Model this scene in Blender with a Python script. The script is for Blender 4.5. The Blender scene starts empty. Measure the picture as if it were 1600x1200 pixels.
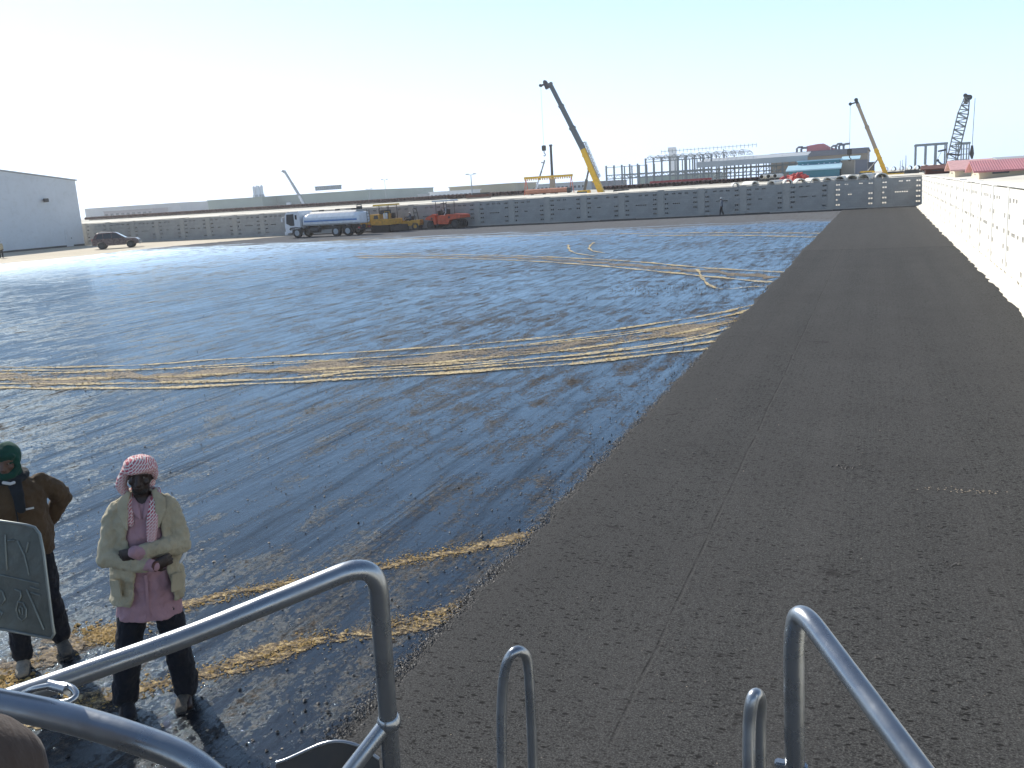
import bpy, bmesh, math, random
from mathutils import Vector, Matrix
import numpy as np
random.seed(7)
R = math.radians
S = bpy.context.scene
C = S.collection

# ------------------------------------------------------------------ camera
EYE = Vector((0, 0, 3.4))
FPX = 1418.0
CM = Matrix(((0.9282802623802876, -0.022009674942517744, 0.37122948250928206),
             (0.36712163054889774, 0.2134387226370298, -0.9053538645536297),
             (-0.05930820228520911, 0.9767084958614816, 0.2062111812043637)))
cam = bpy.data.objects.new('camera', bpy.data.cameras.new('camera'))
C.objects.link(cam)
cam.data.sensor_width = 36
cam.data.lens = 36 * FPX / 1600
cam.data.clip_start = 0.05
cam.data.clip_end = 9000
cam.matrix_world = Matrix.Translation(EYE) @ CM.to_4x4()
S.camera = cam
S.render.resolution_x, S.render.resolution_y = 1024, 768

# ------------------------------------------------------------------ light
SUN_AZ = R(-60)      # measured from +Y towards +X
SUN_EL = R(37)
w = bpy.data.worlds.new('World'); S.world = w; w.use_nodes = True
nt = w.node_tree
bg = nt.nodes['Background']
sky = nt.nodes.new('ShaderNodeTexSky'); sky.sky_type = 'NISHITA'; sky.sun_disc = False
sky.sun_elevation = SUN_EL; sky.sun_rotation = SUN_AZ
sky.air_density = 1.1; sky.dust_density = 0.35; sky.ozone_density = 1.6; sky.altitude = 0
# milky desert haze low in the sky, thinning with elevation
tc = nt.nodes.new('ShaderNodeTexCoord'); sp_ = nt.nodes.new('ShaderNodeSeparateXYZ'); nt.links.new(tc.outputs['Generated'], sp_.inputs[0])
rp = nt.nodes.new('ShaderNodeValToRGB'); nt.links.new(sp_.outputs[2], rp.inputs[0])
rp.color_ramp.elements[0].position = 0.0; rp.color_ramp.elements[0].color = (.85,) * 3 + (1,)
rp.color_ramp.elements[1].position = .62; rp.color_ramp.elements[1].color = (0, 0, 0, 1)
for p_, v_ in ((.08, .62), (.20, .26), (.36, .05)):
    e_ = rp.color_ramp.elements.new(p_); e_.color = (v_, v_, v_, 1)
mx = nt.nodes.new('ShaderNodeMix'); mx.data_type = 'RGBA'; nt.links.new(rp.outputs[0], mx.inputs[0])
nt.links.new(sky.outputs[0], mx.inputs[6]); mx.inputs[7].default_value = (6.8, 9.6, 14.2, 1)
nt.links.new(mx.outputs[2], bg.inputs[0]); bg.inputs[1].default_value = 0.088
sl = bpy.data.lights.new('sun', 'SUN'); sl.energy = 3.9; sl.angle = R(0.6); sl.color = (1, .94, .85)
so = bpy.data.objects.new('sun', sl); C.objects.link(so)
sd = Vector((math.sin(SUN_AZ) * math.cos(SUN_EL), math.cos(SUN_AZ) * math.cos(SUN_EL), math.sin(SUN_EL)))
so.rotation_euler = sd.to_track_quat('Z', 'Y').to_euler()
so.location = sd * 60
S.view_settings.view_transform = 'Standard'; S.view_settings.look = 'None'
S.view_settings.gamma = 1; S.view_settings.exposure = 0.7

# ------------------------------------------------------------------ geometry of the site (metres)
def ray(px, py): return CM @ Vector(((px - 800) / FPX, -(py - 600) / FPX, -1))
def atY(px, py, Y): r = ray(px, py); return EYE + r * (Y / r.y)
def gp(px, py, z=0): r = ray(px, py); return EYE + r * ((z - EYE.z) / r.z)
def PT(px, py, t): return EYE + ray(px, py) * t

# ------------------------------------------------------------------ helpers
def tag(o, label=None, cat=None, group=None, kind=None):
    if label: o['label'] = label
    if cat: o['category'] = cat
    if group: o['group'] = group
    if kind: o['kind'] = kind
    return o
def thing(name, label, cat, loc=(0, 0, 0), rz=0, group=None):
    o = bpy.data.objects.new(name, None); C.objects.link(o)
    o.location = loc; o.rotation_euler = (0, 0, rz); o.empty_display_size = .2
    return tag(o, label, cat, group)
def copy_tree(o, parent=None):
    c = o.copy(); C.objects.link(c); c.parent = parent
    for ch in [x for x in C.objects if x.parent == o]: copy_tree(ch, c)
    return c

class MB:
    def __init__(s): s.v = []; s.f = []; s.sm = []
    def add(s, vs, fs, smooth=False):
        n = len(s.v); s.v += [tuple(v) for v in vs]
        s.f += [tuple(i + n for i in f) for f in fs]; s.sm += [smooth] * len(fs); return s
    def box(s, a, b, bev=0.0, M=None):
        x0, y0, z0 = [min(p, q) for p, q in zip(a, b)]; x1, y1, z1 = [max(p, q) for p, q in zip(a, b)]
        if bev <= 0:
            vs = [(x, y, z) for x in (x0, x1) for y in (y0, y1) for z in (z0, z1)]
            fs = [(0, 1, 3, 2), (4, 6, 7, 5), (0, 4, 5, 1), (2, 3, 7, 6), (0, 2, 6, 4), (1, 5, 7, 3)]
            if M: vs = [M @ Vector(v) for v in vs]
            return s.add(vs, fs)
        bm = bmesh.new(); bmesh.ops.create_cube(bm, size=1)
        bmesh.ops.scale(bm, vec=(x1 - x0, y1 - y0, z1 - z0), verts=bm.verts)
        bmesh.ops.translate(bm, vec=((x0 + x1) / 2, (y0 + y1) / 2, (z0 + z1) / 2), verts=bm.verts)
        bmesh.ops.bevel(bm, geom=bm.edges[:], offset=bev, segments=2, affect='EDGES')
        bm.verts.index_update()
        vs = [(M @ v.co) if M else v.co.copy() for v in bm.verts]; fs = [[v.index for v in f.verts] for f in bm.faces]
        bm.free(); return s.add(vs, fs)
    def prism(s, pts, axis, a, b, smooth=False):
        """outline pts (u,v) extruded along axis from a to b."""
        def mk(u, v, t): return {'x': (t, u, v), 'y': (u, t, v), 'z': (u, v, t)}[axis]
        n = len(pts)
        vs = [mk(u, v, a) for u, v in pts] + [mk(u, v, b) for u, v in pts]
        fs = [tuple(range(n))[::-1], tuple(range(n, 2 * n))]
        s.add(vs, fs)
        return s.add(vs, [(i, (i + 1) % n, n + (i + 1) % n, n + i) for i in range(n)], smooth)
    def tube(s, pts, rad, seg=10, closed=False, cap=True, round_cap=False, flat=None):
        pts = [Vector(p) for p in pts]; n = len(pts)
        rad = [rad] * n if not isinstance(rad, (list, tuple)) else list(rad)
        if round_cap and not closed:
            d0 = (pts[0] - pts[1]).normalized(); d1 = (pts[-1] - pts[-2]).normalized()
            r0 = rad[0]; r1 = rad[-1]
            sc = lambda r, k: (r[0] * k, r[1] * k) if isinstance(r, tuple) else r * k
            mg = lambda r: max(r) * .8 if isinstance(r, tuple) else r
            pts = [pts[0] + d0 * mg(r0) * .95, pts[0] + d0 * mg(r0) * .7, pts[0] + d0 * mg(r0) * .35] + pts + [pts[-1] + d1 * mg(r1) * .35, pts[-1] + d1 * mg(r1) * .7, pts[-1] + d1 * mg(r1) * .95]
            rad = [sc(r0, .3), sc(r0, .71), sc(r0, .93)] + rad + [sc(r1, .93), sc(r1, .71), sc(r1, .3)]
            n = len(pts)
        tan = []
        for i in range(n):
            if closed: t = pts[(i + 1) % n] - pts[i - 1]
            else: t = pts[min(i + 1, n - 1)] - pts[max(i - 1, 0)]
            tan.append(t.normalized())
        up = flat and Vector(flat) or (Vector((0, 0, 1)) if abs(tan[0].z) < .9 else Vector((0, 1, 0)))
        u = (up - tan[0] * up.dot(tan[0])).normalized()
        vs = []
        for i in range(n):
            if flat: u = Vector(flat)
            u = (u - tan[i] * u.dot(tan[i]))
            if u.length < 1e-6: u = tan[i].orthogonal()
            u.normalize(); v = tan[i].cross(u)
            ra, rb = rad[i] if isinstance(rad[i], tuple) else (rad[i], rad[i])
            for k in range(seg):
                a = 2 * math.pi * k / seg
                vs.append(pts[i] + u * (math.cos(a) * ra) + v * (math.sin(a) * rb))
        fs = []
        m = n if closed else n - 1
        for i in range(m):
            j = (i + 1) % n
            for k in range(seg):
                l = (k + 1) % seg
                fs.append((i * seg + k, i * seg + l, j * seg + l, j * seg + k))
        s.add(vs, fs, True)
        if cap and not closed:
            s.add(vs[:seg], [tuple(range(seg))[::-1]]); s.add(vs[-seg:], [tuple(range(seg))])
        return s
    def bar(s, a, b, t, t2=None):
        t2 = t2 or t; r = t / 2 * 1.414
        return s.tube([a, b], (r, t2 / 2 * 1.414) if 0 else t * .6, seg=4)
    def cyl(s, c, axis, r, l, seg=20, r2=None):
        c = Vector(c); d = {'x': Vector((1, 0, 0)), 'y': Vector((0, 1, 0)), 'z': Vector((0, 0, 1))}[axis] * l / 2
        return s.tube([c - d, c + d], [r, r2 if r2 is not None else r], seg=seg)
    def rings(s, rs, seg=24, power=2.0):
        """closed loft of horizontal rings (cx,cy,z,rx,ry), bottom to top"""
        vs = []; 
        for cx, cy, z, rx, ry in rs:
            for k in range(seg):
                a = 2 * math.pi * k / seg; c, q = math.cos(a), math.sin(a)
                e = 2 / power
                vs.append((cx + rx * math.copysign(abs(c) ** e, c), cy + ry * math.copysign(abs(q) ** e, q), z))
        fs = [(i * seg + k, i * seg + (k + 1) % seg, (i + 1) * seg + (k + 1) % seg, (i + 1) * seg + k) for i in range(len(rs) - 1) for k in range(seg)]
        fs += [tuple(range(seg))[::-1], tuple(range((len(rs) - 1) * seg, len(rs) * seg))]
        return s.add(vs, fs, True)
    def ell(s, c, r, seg=16, rg=10, M=None):
        vs = [Vector((0, 0, -1))]; 
        for i in range(1, rg):
            p = -math.pi / 2 + math.pi * i / rg
            for k in range(seg):
                a = 2 * math.pi * k / seg; vs.append(Vector((math.cos(p) * math.cos(a), math.cos(p) * math.sin(a), math.sin(p))))
        vs.append(Vector((0, 0, 1)))
        fs = [(0, 1 + (k + 1) % seg, 1 + k) for k in range(seg)]
        for i in range(rg - 2):
            for k in range(seg):
                a = 1 + i * seg; b = a + seg; l = (k + 1) % seg
                fs.append((a + k, a + l, b + l, b + k))
        t = len(vs) - 1; a = 1 + (rg - 2) * seg
        fs += [(t, a + k, a + (k + 1) % seg) for k in range(seg)]
        r = (r, r, r) if not isinstance(r, (tuple, list)) else r
        out = []
        for v in vs:
            v = Vector((v.x * r[0], v.y * r[1], v.z * r[2]))
            if M: v = M @ v
            out.append(v + Vector(c))
        return s.add(out, fs, True)
    def build(s, name, m, parent=None, bevel=0, fix=False):
        me = bpy.data.meshes.new(name); me.from_pydata(s.v, [], s.f)
        me.polygons.foreach_set('use_smooth', s.sm)
        if fix:
            bm = bmesh.new(); bm.from_mesh(me); bmesh.ops.recalc_face_normals(bm, faces=bm.faces); bm.to_mesh(me); bm.free()
        me.update()
        o = bpy.data.objects.new(name, me); C.objects.link(o)
        if isinstance(m, (list, tuple)):
            for q in m: me.materials.append(q)
        else: me.materials.append(m)
        if parent: o.parent = parent
        if bevel:
            b = o.modifiers.new('bevel', 'BEVEL'); b.width = bevel; b.segments = 2; b.limit_method = 'ANGLE'
        return o

# ------------------------------------------------------------------ materials
def nodes(m):
    m.use_nodes = True; n = m.node_tree; return n, n.nodes['Principled BSDF']
def N(nt, t, **k):
    n = nt.nodes.new(t)
    for a, b in k.items(): setattr(n, a, b)
    return n
def noise(nt, vec, scale, detail=4, rough=.55, dist=0):
    n = N(nt, 'ShaderNodeTexNoise'); n.inputs['Scale'].default_value = scale; n.inputs['Detail'].default_value = detail
    n.inputs['Roughness'].default_value = rough; n.inputs['Distortion'].default_value = dist
    nt.links.new(vec, n.inputs['Vector']); return n.outputs['Fac']
def mapping(nt, vec, scale=(1, 1, 1), rot=(0, 0, 0), loc=(0, 0, 0)):
    m = N(nt, 'ShaderNodeMapping'); m.inputs['Scale'].default_value = scale; m.inputs['Rotation'].default_value = rot
    m.inputs['Location'].default_value = loc; nt.links.new(vec, m.inputs['Vector']); return m.outputs[0]
def ramp(nt, fac, stops):
    r = N(nt, 'ShaderNodeValToRGB'); e = r.color_ramp.elements
    e[0].position = stops[0][0]; e[0].color = tuple(stops[0][1]) + (1,) if isinstance(stops[0][1], tuple) else (stops[0][1],) * 3 + (1,)
    e[1].position = stops[-1][0]; e[1].color = tuple(stops[-1][1]) + (1,) if isinstance(stops[-1][1], tuple) else (stops[-1][1],) * 3 + (1,)
    for p, c in stops[1:-1]:
        x = e.new(p); x.color = tuple(c) + (1,) if isinstance(c, tuple) else (c, c, c, 1)
    nt.links.new(fac, r.inputs[0]); return r.outputs[0]
def mixc(nt, f, a, b, mode='MIX'):
    m = N(nt, 'ShaderNodeMix', data_type='RGBA', blend_type=mode)
    for s, v in ((m.inputs[0], f), (m.inputs[6], a), (m.inputs[7], b)):
        if hasattr(v, 'links') or isinstance(v, bpy.types.NodeSocket): nt.links.new(v, s)
        elif isinstance(v, (int, float)): s.default_value = v if s == m.inputs[0] else (v, v, v, 1)
        else: s.default_value = tuple(v) + (1,)
    return m.outputs[2]
def math_(nt, op, a, b=0.0, clamp=False):
    m = N(nt, 'ShaderNodeMath', operation=op); m.use_clamp = clamp
    for s, v in ((m.inputs[0], a), (m.inputs[1], b)):
        if isinstance(v, bpy.types.NodeSocket): nt.links.new(v, s)
        else: s.default_value = v
    return m.outputs[0]
def bump(nt, h, strength, dist, nrm=None):
    b = N(nt, 'ShaderNodeBump'); b.inputs['Strength'].default_value = strength; b.inputs['Distance'].default_value = dist
    nt.links.new(h, b.inputs['Height'])
    if nrm: nt.links.new(nrm, b.inputs['Normal'])
    return b.outputs[0]
def objc(nt): return N(nt, 'ShaderNodeTexCoord').outputs['Object']

def mat(name, col, rough=.6, metal=0, var=.25, scale=3.0, dirt=None, dirt_amt=.4, bmp=0.0, bscale=30, spec=.5, coat=0, stretch=(1, 1, 1)):
    m = bpy.data.materials.new(name); n, p = nodes(m); v = mapping(n, objc(n), stretch)
    f = noise(n, v, scale, 6, .6)
    dark = tuple(c * (1 - var) for c in col); lite = tuple(min(1, c * (1 + var * .6)) for c in col)
    c = ramp(n, f, [(.3, dark), (.7, lite)])
    if dirt:
        g = noise(n, v, scale * .7 + 1.3, 8, .7, .4)
        g2 = ramp(n, g, [(.5, 0.0), (.75, dirt_amt)])
        c = mixc(n, g2, c, dirt)
    n.links.new(c, p.inputs['Base Color'])
    rr = ramp(n, noise(n, v, scale * 2.1, 5), [(.3, max(0, rough - .1)), (.7, min(1, rough + .1))])
    n.links.new(rr, p.inputs['Roughness'])
    p.inputs['Metallic'].default_value = metal; p.inputs['Specular IOR Level'].default_value = spec
    if coat: p.inputs['Coat Weight'].default_value = coat; p.inputs['Coat Roughness'].default_value = .12
    if bmp: n.links.new(bump(n, noise(n, v, bscale, 5), bmp, .01), p.inputs['Normal'])
    return m

M = {}
M['white'] = mat('white paint', (.78, .79, .80), .45, var=.08, dirt=(.35, .3, .24), dirt_amt=.35)
M['blue'] = mat('blue paint', (.05, .2, .5), .4, var=.15)
M['sky_blue'] = mat('pale blue paint', (.35, .52, .72), .4, var=.1, dirt=(.35, .3, .24))
M['yellow'] = mat('machine yellow', (.62, .32, .03), .45, var=.25, dirt=(.1, .08, .06), dirt_amt=.6)
M['cyellow'] = mat('crane yellow', (.75, .45, .02), .45, var=.15, dirt=(.2, .15, .08), dirt_amt=.4)
M['orange'] = mat('roller orange', (.62, .09, .03), .42, var=.2, dirt=(.12, .09, .07), dirt_amt=.5)
M['boomgrey'] = mat('boom grey', (.10, .115, .125), .5, var=.15)
M['black'] = mat('black rubber', (.02, .02, .022), .75, var=.3, dirt=(.1, .085, .07), dirt_amt=.4)
M['dark'] = mat('dark steel', (.045, .047, .05), .55, var=.3, dirt=(.12, .09, .06))
M['glass'] = mat('dark glass', (.02, .028, .035), .08, var=.1, spec=.8)
M['maroon'] = mat('maroon car paint', (.05, .018, .022), .3, var=.1, dirt=(.25, .2, .15), dirt_amt=.45, coat=.5)
M['chrome'] = mat('bright metal', (.6, .6, .62), .25, 1, var=.1)
M['steel'] = mat('grey primed steel', (.22, .25, .26), .6, var=.15, scale=.5)
M['rust'] = mat('rusted pipe', (.12, .045, .03), .8, var=.4, scale=2)
M['opipe'] = mat('orange primed pipe', (.55, .22, .12), .6, var=.2, dirt=(.2, .1, .07))
M['cpipe'] = mat('white coated pipe', (.66, .65, .60), .7, var=.15, dirt=(.4, .35, .25))
M['cream'] = mat('cream cladding', (.62, .56, .42), .7, var=.08, scale=.3)
M['beige'] = mat('beige cladding', (.42, .38, .28), .7, var=.1, scale=.3)
M['palegreen'] = mat('pale green cladding', (.25, .31, .28), .6, var=.08, scale=.2)
M['palegrey'] = mat('pale grey cladding', (.38, .41, .43), .6, var=.08, scale=.2)
M['brownwall'] = mat('brown cladding', (.36, .29, .22), .7, var=.1, scale=.2)
M['greywall'] = mat('dark grey cladding', (.20, .20, .225), .6, var=.1, scale=.2)
M['pinkroof'] = mat('faded pink roof', (.62, .36, .34), .7, var=.15)
M['redbright'] = mat('pink red cladding', (.75, .26, .26), .7, var=.1)
M['redroof'] = mat('red roof sheet', (.50, .20, .21), .6, var=.15, scale=.6)
M['teal'] = mat('teal cladding', (.04, .22, .27), .5, var=.1, scale=.5)
M['paleblue'] = mat('pale blue roof', (.38, .58, .66), .5, var=.08, scale=.5)
M['red'] = mat('red plastic', (.5, .06, .05), .5, var=.2)
M['skin'] = mat('dark brown skin', (.024, .013, .010), .5, var=.15, scale=12)
M['skin2'] = mat('brown skin', (.11, .06, .04), .5, var=.15, scale=12)
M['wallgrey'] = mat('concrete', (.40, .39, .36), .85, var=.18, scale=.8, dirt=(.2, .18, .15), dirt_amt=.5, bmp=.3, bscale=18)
M['darkgap'] = mat('window glass far', (.05, .07, .09), .2, var=.2)

def mat_block(name, base, mort, dirt):
    m = bpy.data.materials.new(name); n, p = nodes(m); o = objc(n)
    sx = N(n, 'ShaderNodeSeparateXYZ'); n.links.new(o, sx.inputs[0])
    cb = N(n, 'ShaderNodeCombineXYZ'); n.links.new(sx.outputs[0], cb.inputs[0]); n.links.new(sx.outputs[2], cb.inputs[1])
    b = N(n, 'ShaderNodeTexBrick'); n.links.new(cb.outputs[0], b.inputs['Vector'])
    b.inputs['Scale'].default_value = 1; b.inputs['Brick Width'].default_value = .4; b.inputs['Row Height'].default_value = .2
    b.inputs['Mortar Size'].default_value = .007; b.inputs['Mortar Smooth'].default_value = .4
    b.inputs['Color1'].default_value = base + (1,); b.inputs['Color2'].default_value = tuple(c * .86 for c in base) + (1,)
    b.inputs['Mortar'].default_value = mort + (1,)
    g = noise(n, o, .7, 8, .65)
    c = mixc(n, ramp(n, g, [(.42, 0.0), (.72, .6)]), b.outputs['Color'], dirt)
    g = noise(n, mapping(n, o, (2.5, 2.5, .4)), 1.2, 6, .6)
    c = mixc(n, ramp(n, g, [(.5, 0.0), (.8, .35)]), c, tuple(x * .55 for x in base))
    c = mixc(n, ramp(n, noise(n, o, 14, 4), [(.35, .0), (.75, .25)]), c, tuple(min(1, x * 1.3) for x in base))
    n.links.new(c, p.inputs['Base Color']); p.inputs['Roughness'].default_value = .9
    h = math_(n, 'ADD', math_(n, 'MULTIPLY', b.outputs['Fac'], -.5), noise(n, o, 25, 4))
    n.links.new(bump(n, h, .5, .01), p.inputs['Normal'])
    return m
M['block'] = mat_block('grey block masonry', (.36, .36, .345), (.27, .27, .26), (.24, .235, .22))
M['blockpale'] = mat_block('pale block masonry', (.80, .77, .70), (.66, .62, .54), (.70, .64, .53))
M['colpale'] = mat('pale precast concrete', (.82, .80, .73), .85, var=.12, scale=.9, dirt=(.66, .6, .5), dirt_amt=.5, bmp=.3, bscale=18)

def mat_ground():
    m = bpy.data.materials.new('desert sand'); n, p = nodes(m); o = objc(n)
    c = ramp(n, noise(n, o, .06, 8, .6), [(.3, (.42, .36, .26)), (.7, (.60, .54, .42))])
    c = mixc(n, ramp(n, noise(n, o, 1.5, 8, .7), [(.45, 0.0), (.75, .5)]), c, (.33, .27, .19))
    n.links.new(c, p.inputs['Base Color']); p.inputs['Roughness'].default_value = .95
    n.links.new(bump(n, noise(n, o, 3, 8, .7), .6, .06), p.inputs['Normal'])
    return m
M['sand'] = mat_ground()

def mat_bitumen():
    m = bpy.data.materials.new('wet bitumen prime coat'); n, p = nodes(m); o = objc(n)
    st = mapping(n, o, (1, .10, 1), (0, 0, R(6)))
    st2 = mapping(n, o, (1, .24, 1), (0, 0, R(-4)), (3, 7, 0))
    streak = noise(n, st, 3.2, 8, .66, .3)
    fines = noise(n, st, 16, 6, .7, .2)
    patch = noise(n, mapping(n, o, (1, .45, 1), (0, 0, R(-8)), (3, 7, 0)), 2.1, 14, .76, .35)
    grit = noise(n, mapping(n, o, (1, .7, 1)), 19, 6, .8)
    groove = noise(n, mapping(n, o, (1, .012, 1), (0, 0, R(4))), 14, 3, .6)
    gmask = ramp(n, noise(n, mapping(n, o, (1, .15, 1), (0, 0, R(4)), (5, 1, 0)), .8, 3), [(.5, 0.0), (.62, 1.0)])
    big = noise(n, o, .16, 4, .5)
    d = math_(n, 'ADD', math_(n, 'MULTIPLY', patch, .50), math_(n, 'MULTIPLY', grit, .36))
    d = math_(n, 'ADD', d, math_(n, 'MULTIPLY', streak, .14))
    d = math_(n, 'ADD', d, math_(n, 'MULTIPLY', math_(n, 'SUBTRACT', big, .5), .16))
    dull = ramp(n, d, [(.495, 0.0), (.525, .5), (.57, 1.0)])
    # dusty far border
    sx = N(n, 'ShaderNodeSeparateXYZ'); n.links.new(o, sx.inputs[0])
    e = math_(n, 'MULTIPLY', math_(n, 'SUBTRACT', math_(n, 'ADD', sx.outputs[1], 0.0), 64.0), .06)
    e2 = math_(n, 'MULTIPLY', math_(n, 'SUBTRACT', math_(n, 'MULTIPLY', sx.outputs[0], -1.0), 62.0), .05)
    e = math_(n, 'MAXIMUM', e, e2)
    e = math_(n, 'ADD', e, math_(n, 'MULTIPLY', math_(n, 'SUBTRACT', noise(n, mapping(n, o, (.5, 1.6, 1)), .35, 8, .65), .5), 2.2))
    border = ramp(n, e, [(.25, 0.0), (.6, .92)])
    dm = math_(n, 'MAXIMUM', dull, border)
    base = ramp(n, grit, [(.35, (.006, .006, .007)), (.62, (.014, .013, .013))])
    dust = ramp(n, noise(n, o, 16, 6, .8), [(.35, (.008, .006, .005)), (.5, (.045, .037, .030)), (.62, (.15, .12, .09))])
    sp = ramp(n, noise(n, o, 60, 4, .7), [(.66, 0.0), (.72, 1.0)])
    c = mixc(n, math_(n, 'MULTIPLY', dm, .85), base, dust)
    c = mixc(n, math_(n, 'MULTIPLY', sp, .3), c, (.28, .24, .19))
    c = mixc(n, math_(n, 'MULTIPLY', border, .7), c, (.115, .105, .095))
    n.links.new(c, p.inputs['Base Color'])
    r = ramp(n, dm, [(0, .045), (.4, .2), (1, .8)])
    r = math_(n, 'ADD', r, math_(n, 'MULTIPLY', math_(n, 'SUBTRACT', fines, .45), .12), True)
    r = math_(n, 'ADD', r, math_(n, 'MINIMUM', math_(n, 'MAXIMUM', math_(n, 'MULTIPLY', math_(n, 'SUBTRACT', math_(n, 'SUBTRACT', sx.outputs[1], math_(n, 'MULTIPLY', sx.outputs[0], .45)), 45.0), .006), 0.0), .30), True)
    n.links.new(r, p.inputs['Roughness'])
    p.inputs['Specular IOR Level'].default_value = 0.0
    nr = bump(n, streak, .35, .024)
    nr = bump(n, math_(n, 'MULTIPLY', groove, gmask), 1.0, .016, nr)
    nr = bump(n, fines, .5, .006, nr)
    nr = bump(n, noise(n, mapping(n, o, (1, .6, 1)), 5, 9, .75), .4, .02, nr)
    bb = N(n, 'ShaderNodeBump'); bb.inputs['Distance'].default_value = .012; n.links.new(grit, bb.inputs['Height']); n.links.new(nr, bb.inputs['Normal'])
    n.links.new(math_(n, 'ADD', math_(n, 'MULTIPLY', dm, .8), .2), bb.inputs['Strength']); nr = bb.outputs[0]
    n.links.new(nr, p.inputs['Normal'])
    # oily film over the black binder; blue of the sky reflection painted into its gloss
    fr = N(n, 'ShaderNodeFresnel'); fr.inputs['IOR'].default_value = 1.46; n.links.new(nr, fr.inputs['Normal'])
    gl = N(n, 'ShaderNodeBsdfGlossy'); gl.inputs['Color'].default_value = (.67, .84, 1.0, 1); n.links.new(r, gl.inputs['Roughness']); n.links.new(nr, gl.inputs['Normal'])
    k = math_(n, 'MULTIPLY', fr.outputs[0], ramp(n, dm, [(0, 1.0), (.45, .45), (1, .05)]))
    film = noise(n, mapping(n, o, (1, .05, 1), (0, 0, R(5)), (9, 2, 0)), 4.5, 9, .72, .3)
    k = math_(n, 'MULTIPLY', k, ramp(n, film, [(.36, .52), (.50, .92), (.62, 1.0)]))
    ms = N(n, 'ShaderNodeMixShader'); n.links.new(k, ms.inputs[0]); n.links.new(p.outputs[0], ms.inputs[1]); n.links.new(gl.outputs[0], ms.inputs[2])
    n.links.new(ms.outputs[0], n.nodes['Material Output'].inputs['Surface'])
    return m
M['bitumen'] = mat_bitumen()

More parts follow.
